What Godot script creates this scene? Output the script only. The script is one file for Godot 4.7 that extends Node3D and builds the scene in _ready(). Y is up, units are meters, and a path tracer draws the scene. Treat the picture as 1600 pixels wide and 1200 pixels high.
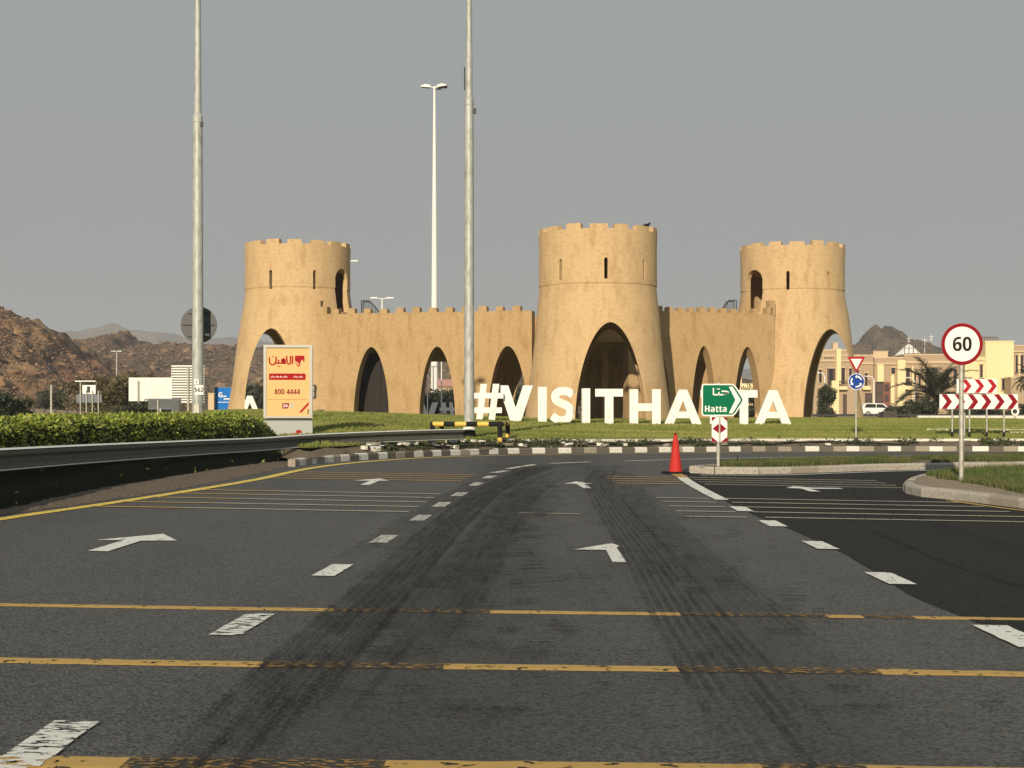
extends Node3D
# A desert roundabout with a three-towered mud fort, seen from a car on the approach road.
# World: x to the right, y up, the road runs towards -z; "d" below is the distance ahead (-z).

var rng := RandomNumberGenerator.new()
var M := {}
var nz := FastNoiseLite.new()
var nz2 := FastNoiseLite.new()

# ---------------------------------------------------------------- naming
func numbered(called: String, parent: Node) -> String:
	var k := "count_" + called
	var n: int = parent.get_meta(k, -1) + 1
	parent.set_meta(k, n)
	return called if n == 0 else "%s_%03d" % [called, n]

func put(node: Node3D, called: String, parent: Node = self) -> Node3D:
	node.name = numbered(called, parent)
	parent.add_child(node, true)
	return node

func tag(o: Node, label: String, category: String, group := "") -> void:
	o.set_meta("label", label); o.set_meta("category", category)
	if group: o.set_meta("group", group)

func thing(called: String, label: String, category: String, at: Vector3, turn := 0.0, group := "") -> Node3D:
	var o := Node3D.new()
	o.position = at; o.rotation.y = turn
	put(o, called); tag(o, label, category, group)
	return o

func part(b: B, called: String, mat: Material, parent: Node) -> MeshInstance3D:
	return hang(b.mesh(), called, mat, parent)

func hang(m: Mesh, called: String, mat: Material, parent: Node) -> MeshInstance3D:
	var o := MeshInstance3D.new()
	o.mesh = m; o.material_override = mat
	put(o, called, parent)
	return o

func struct(m: Mesh, called: String, mat: Material) -> MeshInstance3D:
	var o := hang(m, called, mat, self)
	o.set_meta("kind", "structure")
	return o

func dup(o: Node3D, called: String, label: String, at: Vector3, turn := 0.0) -> Node3D:
	var c: Node3D = o.duplicate()
	put(c, called)
	c.set_meta("label", label)
	c.position = at; c.rotation.y = turn
	return c

# ---------------------------------------------------------------- mesh collector
class B:
	var v := PackedVector3Array()
	var n := PackedVector3Array()
	var c := PackedColorArray()
	var uv := PackedVector2Array()
	var col := Color.WHITE
	var tinted := false

	func tri(p: Vector3, q: Vector3, r: Vector3, np: Vector3, nq: Vector3, nr: Vector3) -> void:
		if (q - p).cross(r - p).dot(np + nq + nr) > 0:
			v.append_array([p, r, q]); n.append_array([np, nr, nq])
		else:
			v.append_array([p, q, r]); n.append_array([np, nq, nr])
		c.append_array([col, col, col])

	func flat(p: Vector3, q: Vector3, r: Vector3, out: Vector3) -> void:
		var m := (q - p).cross(r - p).normalized()
		if m.dot(out) < 0: m = -m
		tri(p, q, r, m, m, m)

	func quad(p: Vector3, q: Vector3, r: Vector3, s: Vector3, out: Vector3) -> void:
		flat(p, q, r, out); flat(p, r, s, out)

	func box(at: Vector3, size: Vector3, basis := Basis()) -> void:
		var h := size / 2
		for a in 3:
			for s in [-1.0, 1.0]:
				var u := Vector3.ZERO; var w := Vector3.ZERO; var o := Vector3.ZERO
				o[a] = s * h[a]; u[(a + 1) % 3] = h[(a + 1) % 3]; w[(a + 2) % 3] = h[(a + 2) % 3]
				quad(at + basis * (o - u - w), at + basis * (o + u - w), at + basis * (o + u + w), at + basis * (o - u + w), basis * o)

	func cyl(p: Vector3, q: Vector3, r0: float, r1: float, seg := 10, caps := true) -> void:
		var ax := (q - p).normalized()
		var u := ax.cross(Vector3.RIGHT if absf(ax.x) < 0.8 else Vector3.UP).normalized()
		var w := ax.cross(u)
		for i in seg:
			var a := TAU * i / seg; var b := TAU * (i + 1) / seg
			var da := u * cos(a) + w * sin(a); var db := u * cos(b) + w * sin(b)
			tri(p + da * r0, p + db * r0, q + db * r1, da, db, db)
			tri(p + da * r0, q + db * r1, q + da * r1, da, db, da)
			if caps:
				flat(p, p + da * r0, p + db * r0, -ax)
				flat(q, q + da * r1, q + db * r1, ax)

	func tube(path: PackedVector3Array, r: float, seg := 8) -> void:
		for i in path.size() - 1: cyl(path[i], path[i + 1], r, r, seg)
		for i in range(1, path.size() - 1): ball(path[i], Vector3.ONE * r, seg, 5)

	func ball(at: Vector3, r: Vector3, seg := 10, rows := 6) -> void:
		for j in rows:
			for i in seg:
				var k := []
				for e in [[i, j], [i + 1, j], [i + 1, j + 1], [i, j + 1]]:
					var a: float = TAU * e[0] / seg; var e1: float = PI * e[1] / rows - PI / 2
					k.append(Vector3(cos(a) * cos(e1), sin(e1), sin(a) * cos(e1)))
				if j > 0: tri(at + k[0] * r, at + k[1] * r, at + k[2] * r, k[0], k[1], k[2])
				if j < rows - 1 or true: tri(at + k[0] * r, at + k[2] * r, at + k[3] * r, k[0], k[2], k[3])

	func prism(poly: PackedVector2Array, z0: float, z1: float, xf := Transform3D()) -> void:
		var t := Geometry2D.triangulate_polygon(poly)
		var nf := xf.basis * Vector3(0, 0, 1)
		for i in range(0, t.size(), 3):
			var a := poly[t[i]]; var b := poly[t[i + 1]]; var d := poly[t[i + 2]]
			flat(xf * Vector3(a.x, a.y, z1), xf * Vector3(b.x, b.y, z1), xf * Vector3(d.x, d.y, z1), nf)
			flat(xf * Vector3(a.x, a.y, z0), xf * Vector3(b.x, b.y, z0), xf * Vector3(d.x, d.y, z0), -nf)
		var turn := 1.0 if Geometry2D.is_polygon_clockwise(poly) else -1.0
		for i in poly.size():
			var a := poly[i]; var b := poly[(i + 1) % poly.size()]
			var e := b - a
			var o := xf.basis * Vector3(-e.y, e.x, 0) * turn
			quad(xf * Vector3(a.x, a.y, z0), xf * Vector3(b.x, b.y, z0), xf * Vector3(b.x, b.y, z1), xf * Vector3(a.x, a.y, z1), o)

	func lathe(prof: PackedVector2Array, seg := 16, at := Vector3.ZERO) -> void:
		for j in prof.size() - 1:
			var e := prof[j + 1] - prof[j]
			for i in seg:
				var a := TAU * i / seg; var b := TAU * (i + 1) / seg
				var da := Vector3(cos(a), 0, sin(a)); var db := Vector3(cos(b), 0, sin(b))
				var na := (da * e.y - Vector3.UP * e.x).normalized(); var nb := (db * e.y - Vector3.UP * e.x).normalized()
				var p := at + da * prof[j].x + Vector3.UP * prof[j].y; var q := at + db * prof[j].x + Vector3.UP * prof[j].y
				var r := at + db * prof[j + 1].x + Vector3.UP * prof[j + 1].y; var s := at + da * prof[j + 1].x + Vector3.UP * prof[j + 1].y
				if prof[j].x > 0.0001: tri(p, q, r, na, nb, nb)
				if prof[j + 1].x > 0.0001: tri(p, r, s, na, nb, na)

	func mesh() -> ArrayMesh:
		var a := []; a.resize(Mesh.ARRAY_MAX)
		a[Mesh.ARRAY_VERTEX] = v; a[Mesh.ARRAY_NORMAL] = n
		if tinted: a[Mesh.ARRAY_COLOR] = c
		if uv.size() == v.size(): a[Mesh.ARRAY_TEX_UV] = uv
		var m := ArrayMesh.new()
		m.add_surface_from_arrays(Mesh.PRIMITIVE_TRIANGLES, a)
		return m

func pv(list: Array) -> PackedVector2Array:
	var o := PackedVector2Array()
	for i in range(0, list.size(), 2): o.append(Vector2(list[i], list[i + 1]))
	return o

func rect(x0: float, y0: float, x1: float, y1: float) -> PackedVector2Array:
	return pv([x0, y0, x1, y0, x1, y1, x0, y1])

func disc(r: float, seg := 40, cx := 0.0, cy := 0.0) -> PackedVector2Array:
	var o := PackedVector2Array()
	for i in seg: o.append(Vector2(cx + r * cos(TAU * i / seg), cy + r * sin(TAU * i / seg)))
	return o

func round_poly(p: PackedVector2Array, r: float, seg := 5) -> PackedVector2Array:
	var o := PackedVector2Array()
	var k := p.size()
	for i in k:
		var a := p[(i + k - 1) % k]; var b := p[i]; var c := p[(i + 1) % k]
		var s := b + (a - b).normalized() * r; var e := b + (c - b).normalized() * r
		for j in seg + 1:
			var t := float(j) / seg
			o.append(s.lerp(b, t).lerp(b.lerp(e, t), t))
	return o

func strokes(lines: Array, w: float, butt := false) -> Array:
	var o := []
	for l in lines:
		for p in Geometry2D.offset_polyline(l, w / 2, Geometry2D.JOIN_ROUND if not butt else Geometry2D.JOIN_MITER, Geometry2D.END_ROUND if not butt else Geometry2D.END_BUTT): o.append(p)
	return o

func scaled(p: PackedVector2Array, sx: float, sy: float, ox := 0.0, oy := 0.0) -> PackedVector2Array:
	var o := PackedVector2Array()
	for q in p: o.append(Vector2(q.x * sx + ox, q.y * sy + oy))
	return o

func plates(polys: Array, z0: float, z1: float, called: String, mat: Material, parent: Node) -> MeshInstance3D:
	var b := B.new()
	for p in polys: b.prism(p, z0, z1)
	return part(b, called, mat, parent)

func text(words: String, cap: float, at: Vector3, mat: Material, parent: Node, called := "lettering", bold := true, squeeze := 1.0, turn := 0.0) -> MeshInstance3D:
	var t := TextMesh.new()
	var f := SystemFont.new()
	f.font_names = PackedStringArray(["Droid Sans"]); f.font_weight = 700 if bold else 400
	t.font = f; t.text = words; t.font_size = 64; t.pixel_size = cap / (0.714 * 64); t.depth = 0.004; t.curve_step = 1.0
	var o := hang(t, called, mat, parent)
	o.position = at; o.scale.x = squeeze; o.rotation.y = turn
	return o

# ---------------------------------------------------------------- materials
func noise_tex(seed_: int, freq: float, ramp: Array, size := 512, kind := FastNoiseLite.TYPE_SIMPLEX_SMOOTH, octaves := 4, warp := 0.0, cell := 0) -> NoiseTexture2D:
	var n := FastNoiseLite.new()
	n.seed = seed_; n.frequency = freq; n.noise_type = kind
	n.fractal_octaves = octaves
	if octaves <= 1: n.fractal_type = FastNoiseLite.FRACTAL_NONE
	if kind == FastNoiseLite.TYPE_CELLULAR: n.cellular_return_type = cell
	if warp > 0:
		n.domain_warp_enabled = true; n.domain_warp_amplitude = warp; n.domain_warp_frequency = freq * 1.5
	var t := NoiseTexture2D.new()
	t.width = size; t.height = size; t.seamless = true; t.seamless_blend_skirt = 0.15; t.noise = n
	if ramp.size():
		var g := Gradient.new()
		var off := PackedFloat32Array(); var cs := PackedColorArray()
		for r in ramp:
			off.append(r[0]); cs.append(lin(r[1], r[2], r[3], r[4] if r.size() > 4 else 1.0))
		g.offsets = off; g.colors = cs
		t.color_ramp = g
	return t

func lin(r: float, g: float, b: float, a := 1.0) -> Color:
	var c := Color(r, g, b).linear_to_srgb()
	c.a = a
	return c

func mat(called: String, r: float, g: float, b: float, rough := 0.8, metal := 0.0) -> StandardMaterial3D:
	var m := StandardMaterial3D.new()
	m.resource_name = called
	m.albedo_color = lin(r, g, b); m.roughness = rough; m.metallic = metal
	M[called] = m
	return m

func tri_tex(m: StandardMaterial3D, t: Texture2D, scale: Vector3, bump: Texture2D = null, cm := 0.0) -> StandardMaterial3D:
	m.albedo_texture = t
	m.uv1_triplanar = true; m.uv1_world_triplanar = true; m.uv1_scale = scale
	if bump:
		m.heightmap_enabled = true; m.heightmap_texture = bump; m.heightmap_scale = cm
	return m

func tinted(m: StandardMaterial3D) -> StandardMaterial3D:
	m.vertex_color_use_as_albedo = true
	return m

func make_materials() -> void:
	# mud plaster of the fort: trowelled blotches and faint sideways scratches
	var blot := noise_tex(3, 0.02, [[0.0, 0.74, 0.68, 0.60], [0.3, 0.88, 0.84, 0.79], [0.48, 0.96, 0.94, 0.91], [0.7, 1.0, 0.99, 0.97], [1.0, 0.86, 0.81, 0.75]], 1024, FastNoiseLite.TYPE_SIMPLEX_SMOOTH, 6, 30.0)
	var rough_bump := noise_tex(5, 0.03, [], 512, FastNoiseLite.TYPE_SIMPLEX_SMOOTH, 6, 20.0)
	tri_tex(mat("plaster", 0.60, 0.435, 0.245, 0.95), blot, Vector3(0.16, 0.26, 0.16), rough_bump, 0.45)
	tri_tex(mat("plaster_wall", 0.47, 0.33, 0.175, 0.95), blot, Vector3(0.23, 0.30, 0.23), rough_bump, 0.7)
	# broad weather stains, drawn out downwards
	var stain := noise_tex(7, 0.012, [[0.0, 0.70, 0.64, 0.56], [0.33, 0.90, 0.87, 0.83], [0.5, 1.0, 0.99, 0.98], [0.75, 1.0, 1.0, 1.0], [1.0, 0.84, 0.80, 0.74]], 1024, FastNoiseLite.TYPE_SIMPLEX_SMOOTH, 6, 40.0)
	for k in ["plaster", "plaster_wall"]:
		var pm: StandardMaterial3D = M[k]
		pm.detail_enabled = true; pm.detail_albedo = stain; pm.detail_blend_mode = BaseMaterial3D.BLEND_MODE_MUL; pm.detail_uv_layer = BaseMaterial3D.DETAIL_UV_2
		pm.uv2_triplanar = true; pm.uv2_world_triplanar = true; pm.uv2_scale = Vector3(0.13, 0.035, 0.13)
	# road
	var grain := noise_tex(11, 0.16, [[0.0, 0.28, 0.28, 0.28], [0.4, 0.62, 0.62, 0.6], [0.7, 1.0, 0.98, 0.93], [0.86, 1.6, 1.55, 1.42], [1.0, 3.6, 3.4, 3.0]], 1024, FastNoiseLite.TYPE_CELLULAR, 1, 0.0, FastNoiseLite.RETURN_CELL_VALUE)
	var grain_bump := noise_tex(11, 0.16, [], 1024, FastNoiseLite.TYPE_CELLULAR, 1, 0.0, FastNoiseLite.RETURN_DISTANCE)
	var asphalt := tri_tex(mat("asphalt", 0.113, 0.113, 0.107, 0.9), grain, Vector3(0.38, 0.38, 0.38), grain_bump, -0.9)
	tinted(asphalt)
	tri_tex(mat("asphalt_new", 0.040, 0.040, 0.038, 0.85), grain, Vector3(0.55, 0.55, 0.55), grain_bump, -0.3)
	var worn := noise_tex(21, 0.05, [[0.0, 0.8, 0.8, 0.8, 0.0], [0.24, 0.75, 0.75, 0.75, 0.2], [0.29, 0.9, 0.9, 0.9, 1.0], [1.0, 1.0, 1.0, 1.0, 1.0]], 512, FastNoiseLite.TYPE_SIMPLEX_SMOOTH, 5, 12.0)
	for p in [["paint_white", 0.86, 0.84, 0.77], ["paint_yellow", 0.92, 0.66, 0.12], ["paint_amber", 0.55, 0.34, 0.085], ["paint_tan", 0.50, 0.44, 0.32]]:
		var pm := tri_tex(mat(p[0], p[1], p[2], p[3], 0.7), worn, Vector3(0.37, 0.37, 0.37))
		pm.transparency = BaseMaterial3D.TRANSPARENCY_ALPHA_SCISSOR; pm.alpha_scissor_threshold = 0.5
	var scuff := noise_tex(29, 0.035, [[0.0, 0.8, 0.8, 0.8, 0.0], [0.40, 0.7, 0.7, 0.7, 0.2], [0.44, 0.9, 0.9, 0.9, 1.0], [1.0, 1.0, 1.0, 1.0, 1.0]], 512, FastNoiseLite.TYPE_SIMPLEX_SMOOTH, 7, 30.0)
	tri_tex(mat("paint_scuffed", 0.82, 0.80, 0.73, 0.7), scuff, Vector3(0.45, 0.9, 1.1))
	M["paint_scuffed"].transparency = BaseMaterial3D.TRANSPARENCY_ALPHA_SCISSOR; M["paint_scuffed"].alpha_scissor_threshold = 0.5
	var streak := noise_tex(23, 0.045, [[0.0, 1, 1, 1, 0.0], [0.4, 1, 1, 1, 0.35], [0.65, 1, 1, 1, 1.0], [1.0, 1, 1, 1, 1.0]], 512, FastNoiseLite.TYPE_SIMPLEX_SMOOTH, 4, 8.0)
	var rub := tri_tex(mat("rubber", 0.022, 0.022, 0.021, 0.75), streak, Vector3(1.4, 0.9, 0.45))
	rub.transparency = BaseMaterial3D.TRANSPARENCY_ALPHA; tinted(rub)
	tri_tex(mat("bar_rubbed", 0.035, 0.032, 0.026, 0.8), worn, Vector3(0.9, 0.9, 0.9))
	M["bar_rubbed"].albedo_texture = null
	var ghost := noise_tex(27, 0.06, [[0.0, 0.8, 0.8, 0.8, 0.0], [0.56, 0.75, 0.75, 0.75, 0.2], [0.60, 0.8, 0.8, 0.8, 1.0], [1.0, 0.9, 0.9, 0.9, 1.0]], 512, FastNoiseLite.TYPE_SIMPLEX_SMOOTH, 6, 20.0)
	tri_tex(mat("amber_ghost", 0.36, 0.21, 0.06, 0.8), ghost, Vector3(0.5, 0.5, 0.9))
	M["amber_ghost"].transparency = BaseMaterial3D.TRANSPARENCY_ALPHA_SCISSOR; M["amber_ghost"].alpha_scissor_threshold = 0.5
	# ground
	var speck := noise_tex(31, 0.05, [[0.0, 0.55, 0.52, 0.48], [0.5, 0.95, 0.93, 0.9], [0.75, 1.1, 1.08, 1.03], [1.0, 1.5, 1.48, 1.4]], 512, FastNoiseLite.TYPE_SIMPLEX_SMOOTH, 6, 10.0)
	tri_tex(mat("sand", 0.30, 0.235, 0.16, 0.95), speck, Vector3(0.2, 0.2, 0.2), rough_bump, 4.0)
	tri_tex(mat("gravel", 0.17, 0.13, 0.095, 0.95), speck, Vector3(0.7, 0.7, 0.7), rough_bump, 5.0)
	tri_tex(mat("soil", 0.20, 0.155, 0.10, 0.95), speck, Vector3(0.5, 0.5, 0.5), rough_bump, 6.0)
	tinted(tri_tex(mat("lawn", 1.0, 1.0, 1.0, 0.95), speck, Vector3(0.3, 0.3, 0.3)))
	tinted(mat("blade", 1.0, 1.0, 1.0, 0.7))
	M["blade"].backlight_enabled = true; M["blade"].backlight = Color(0.35, 0.35, 0.35)
	tinted(mat("leaf", 1.0, 1.0, 1.0, 0.5))
	M["leaf"].backlight_enabled = true; M["leaf"].backlight = Color(0.25, 0.25, 0.25)
	mat("hedge_shade", 0.012, 0.014, 0.006, 0.95)  # near-black in place of the shade inside and low on the hedge
	tri_tex(mat("bark", 0.16, 0.12, 0.08, 0.95), speck, Vector3(1.5, 1.5, 1.5))
	tinted(tri_tex(mat("rock", 1.0, 1.0, 1.0, 0.95), noise_tex(41, 0.02, [[0.0, 0.35, 0.32, 0.30], [0.38, 0.75, 0.72, 0.7], [0.6, 1.0, 1.0, 1.0], [0.8, 1.25, 1.2, 1.1], [1.0, 0.6, 0.55, 0.5]], 1024, FastNoiseLite.TYPE_SIMPLEX_SMOOTH, 7, 30.0), Vector3(0.03, 0.06, 0.03), noise_tex(43, 0.02, [], 1024, FastNoiseLite.TYPE_SIMPLEX_SMOOTH, 7, 25.0), 120.0))
	tinted(mat("boulder", 1.0, 1.0, 1.0, 0.95))
	# concrete and kerbs
	var grime := noise_tex(51, 0.03, [[0.0, 0.45, 0.43, 0.40], [0.35, 0.8, 0.78, 0.74], [0.6, 1.0, 1.0, 1.0], [1.0, 0.85, 0.83, 0.8]], 512, FastNoiseLite.TYPE_SIMPLEX_SMOOTH, 6, 15.0)
	tri_tex(mat("concrete", 0.44, 0.41, 0.36, 0.9), grime, Vector3(0.8, 0.8, 0.8))
	tri_tex(mat("kerb_white", 0.80, 0.78, 0.72, 0.8), grime, Vector3(1.1, 1.4, 1.1))
	tri_tex(mat("kerb_black", 0.135, 0.122, 0.10, 0.85), grime, Vector3(1.1, 1.4, 1.1))
	tri_tex(mat("kerb_bare", 0.36, 0.32, 0.26, 0.9), grime, Vector3(1.3, 1.6, 1.3))
	# metals and paints
	tri_tex(mat("galvanised", 0.50, 0.49, 0.44, 0.55, 0.25), grime, Vector3(0.5, 0.35, 0.5))
	tri_tex(mat("rail_steel", 0.13, 0.13, 0.115, 0.6), grime, Vector3(0.6, 1.2, 0.6))
	tri_tex(mat("mast_steel", 0.45, 0.475, 0.455, 0.5, 0.1), grime, Vector3(0.35, 0.12, 0.35))
	mat("rail_lit_edge", 0.80, 0.79, 0.72, 0.5)  # rail steel made pale, painting sunlight onto the lips
	mat("sign_grey", 0.075, 0.08, 0.083, 0.6, 0.2)
	mat("sign_slate", 0.12, 0.14, 0.17, 0.6)
	mat("white", 0.82, 0.81, 0.77, 0.5)
	tri_tex(mat("letter_white", 0.84, 0.84, 0.80, 0.6), noise_tex(61, 0.01, [[0.0, 0.9, 0.88, 0.84], [0.5, 1, 1, 1], [1.0, 0.96, 0.95, 0.93]], 256), Vector3(0.4, 0.4, 0.4))
	mat("black", 0.015, 0.015, 0.016, 0.6)
	mat("iron", 0.02, 0.02, 0.024, 0.6)
	mat("red", 0.24, 0.007, 0.016, 0.5)
	mat("bright_red", 0.40, 0.016, 0.028, 0.5)
	mat("cone_red", 0.50, 0.036, 0.03, 0.55)
	mat("sign_green", 0.0, 0.145, 0.065, 0.45)
	mat("sign_blue", 0.012, 0.06, 0.30, 0.45)
	mat("board_blue", 0.01, 0.16, 0.55, 0.5)
	mat("guard_yellow", 0.78, 0.50, 0.10, 0.6)
	mat("poster_peach", 0.72, 0.47, 0.21, 0.6)
	mat("poster_red", 0.36, 0.012, 0.014, 0.6)
	mat("frame_silver", 0.38, 0.375, 0.34, 0.45, 0.2)
	mat("plinth_grey", 0.36, 0.38, 0.37, 0.6)
	mat("arch_shade", 0.016, 0.012, 0.009, 0.8)  # near-black colour standing in for shade inside the first left arch
	mat("glass_dark", 0.02, 0.023, 0.027, 0.15)
	mat("tyre", 0.02, 0.02, 0.02, 0.9)
	for k in ["red", "bright_red", "sign_green", "sign_blue", "poster_red", "poster_peach", "cone_red", "board_blue", "black", "hedge_shade", "rail_steel", "asphalt_new", "rubber", "letter_white"]: M[k].metallic_specular = 0.2
	# villas
	mat("villa_beige", 0.42, 0.315, 0.205, 0.9)
	mat("villa_cream", 0.80, 0.68, 0.39, 0.9)
	mat("villa_trim", 0.60, 0.46, 0.30, 0.9)
	mat("shutter", 0.085, 0.045, 0.028, 0.6)
	mat("door_dark", 0.045, 0.026, 0.024, 0.5)
	mat("door_red", 0.21, 0.06, 0.028, 0.5)
	mat("fence_brown", 0.17, 0.13, 0.11, 0.9)
	mat("roof_pink", 0.40, 0.22, 0.19, 0.9)
	tri_tex(mat("rock_small", 0.30, 0.27, 0.22, 0.95), grime, Vector3(1, 1, 1))
	tri_tex(mat("rock_dark", 0.07, 0.065, 0.06, 0.9), grime, Vector3(1, 1, 1))

# ---------------------------------------------------------------- the lie of the land
func rd(x: float, d: float) -> float:       # road surface: climbs gently to the roundabout and leans to the right
	return 0.36 * smoothstep(14.0, 46.0, d) - 0.014 * (1.0 - 0.7 * smoothstep(26.0, 50.0, d)) * clampf(x, -12.0, 12.0)

func lerp_list(l: PackedVector2Array, x: float) -> float:
	if x <= l[0].x: return l[0].y
	for i in l.size() - 1:
		if x <= l[i + 1].x: return lerpf(l[i].y, l[i + 1].y, (x - l[i].x) / (l[i + 1].x - l[i].x))
	return l[l.size() - 1].y

var KERB := pv([-40, 46, -9, 40.5, -6, 37, -4.8, 34.9, -4.35, 37.3, -3.33, 39.9, -1.8, 43.2, 0, 46.0, 2, 47.5, 4.1, 48.9, 6.3, 50.4, 8.7, 51.8, 11.8, 52.7, 14, 52.9, 16.5, 52.7, 20, 52.0, 26, 50.0, 40, 43.0])
var PLATEAU := pv([-45, 1.3, -28, 1.52, -20, 1.68, -12, 1.86, -4, 1.6, 4, 1.42, 15, 1.52, 26, 1.45, 60, 1.4])

func land(x: float, d: float) -> float:     # lawn, beds and all that lies beyond the kerb
	var k := lerp_list(KERB, x)
	var g := rd(x, k) + 0.14
	var far := 1.15 + 0.0096 * (d - 105.0) if d < 330.0 else 3.3
	var near := g
	if d > k:
		near = g + 0.22 * minf((d - k) / 1.8, 1.0)
		if d > k + 1.8:
			near += (lerp_list(PLATEAU, x) - g - 0.22) * (1.0 - pow(1.0 - minf((d - k - 1.8) / 32.0, 1.0), 1.8))
	else:
		near = lerpf(rd(x, d) + 0.1, g, smoothstep(k - 8.0, k, d))
	return lerpf(near, far, smoothstep(95.0, 108.0, d))

func sheet(xs: PackedFloat32Array, ds: PackedFloat32Array, at: Callable, tint = null) -> ArrayMesh:
	# at(x, d) -> Vector3; a grid of triangles with smooth normals
	var nx := xs.size(); var nd := ds.size()
	var v := PackedVector3Array(); v.resize(nx * nd)
	var n := PackedVector3Array(); n.resize(nx * nd)
	var c := PackedColorArray()
	if tint != null: c.resize(nx * nd)
	for j in nd:
		for i in nx:
			v[j * nx + i] = at.call(xs[i], ds[j])
			if tint != null: c[j * nx + i] = tint.call(v[j * nx + i])
	for j in nd:
		for i in nx:
			var e := v[j * nx + mini(i + 1, nx - 1)] - v[j * nx + maxi(i - 1, 0)]
			var f := v[mini(j + 1, nd - 1) * nx + i] - v[maxi(j - 1, 0) * nx + i]
			var m := e.cross(f)
			n[j * nx + i] = (m if m.y > 0 else -m).normalized()
	var ix := PackedInt32Array()
	var mid := (nd / 2) * nx + nx / 2
	var turned := (v[mid + 1 if nx > 2 else mid] - v[mid]).x < 0.0
	for j in nd - 1:
		for i in nx - 1:
			var p := j * nx + i
			ix.append_array([p, p + 1, p + nx, p + 1, p + nx + 1, p + nx] if turned else [p, p + nx, p + 1, p + 1, p + nx, p + nx + 1])
	var a := []; a.resize(Mesh.ARRAY_MAX)
	a[Mesh.ARRAY_VERTEX] = v; a[Mesh.ARRAY_NORMAL] = n; a[Mesh.ARRAY_INDEX] = ix
	if tint != null: a[Mesh.ARRAY_COLOR] = c
	var o := ArrayMesh.new()
	o.add_surface_from_arrays(Mesh.PRIMITIVE_TRIANGLES, a)
	return o

func steps(a: float, b: float, s: float) -> PackedFloat32Array:
	var o := PackedFloat32Array()
	var k := int(ceil((b - a) / s))
	for i in k + 1: o.append(lerpf(a, b, float(i) / k))
	return o

func resample(p: PackedVector2Array, s: float) -> PackedVector2Array:
	# a smooth curve through the points, in steps of s
	var c := Curve2D.new()
	for i in p.size():
		var t := (p[mini(i + 1, p.size() - 1)] - p[maxi(i - 1, 0)]) / 6.0
		c.add_point(p[i], -t, t)
	var o := PackedVector2Array()
	var l := c.get_baked_length(); var k := maxi(1, int(round(l / s)))
	for i in k + 1: o.append(c.sample_baked(l * i / k, true))
	return o

func side(p: PackedVector2Array, i: int) -> Vector2:   # to the right of the way along
	var t := (p[mini(i + 1, p.size() - 1)] - p[maxi(i - 1, 0)]).normalized()
	return Vector2(t.y, -t.x)

func copies(called: String, m: Mesh, xf: Array, cols: PackedColorArray, mt: Material, parent: Node) -> MultiMeshInstance3D:
	var mm := MultiMesh.new()
	mm.transform_format = MultiMesh.TRANSFORM_3D; mm.use_colors = true; mm.mesh = m
	mm.instance_count = xf.size()
	for i in xf.size():
		mm.set_instance_transform(i, xf[i]); mm.set_instance_color(i, cols[i])
	var o := MultiMeshInstance3D.new()
	o.multimesh = mm; o.material_override = mt
	put(o, called, parent)
	o.set_meta("kind", "stuff")
	return o

func tuft(blades: int, h: float, w: float, lean: float) -> ArrayMesh:
	var b := B.new()
	b.tinted = true
	for i in blades:
		var a := TAU * (i + rng.randf() * 0.6) / blades
		var o := Vector3(cos(a), 0, sin(a)); var s := Vector3(-sin(a), 0, cos(a))
		var p := o * h * 0.12
		b.flat(p - s * w, p + s * w, o * h * lean * rng.randf_range(0.6, 1.3) + Vector3.UP * h * rng.randf_range(0.7, 1.15), o + Vector3.UP * 0.3)
	return b.mesh()

func leaf_mesh(l: float, w: float, k: int) -> ArrayMesh:
	var b := B.new()
	b.tinted = true
	for i in k:
		var q := Basis.from_euler(Vector3(rng.randf_range(-0.6, 1.2), TAU * i / k + rng.randf(), 0))
		var at := q * Vector3(0, 0, l * 0.15)
		var up := q * Vector3.UP
		b.flat(at, at + q * Vector3(w / 2, 0, l * 0.45), at + q * Vector3(0, -w * 0.15, l), up)
		b.flat(at, at + q * Vector3(-w / 2, 0, l * 0.45), at + q * Vector3(0, -w * 0.15, l), up)
	return b.mesh()

func shade(c: Color, k: float) -> Color:
	return Color(c.r * k, c.g * k, c.b * k)

func at3(x: float, d: float, y: float) -> Vector3:
	return Vector3(x, y, -d)

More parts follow.
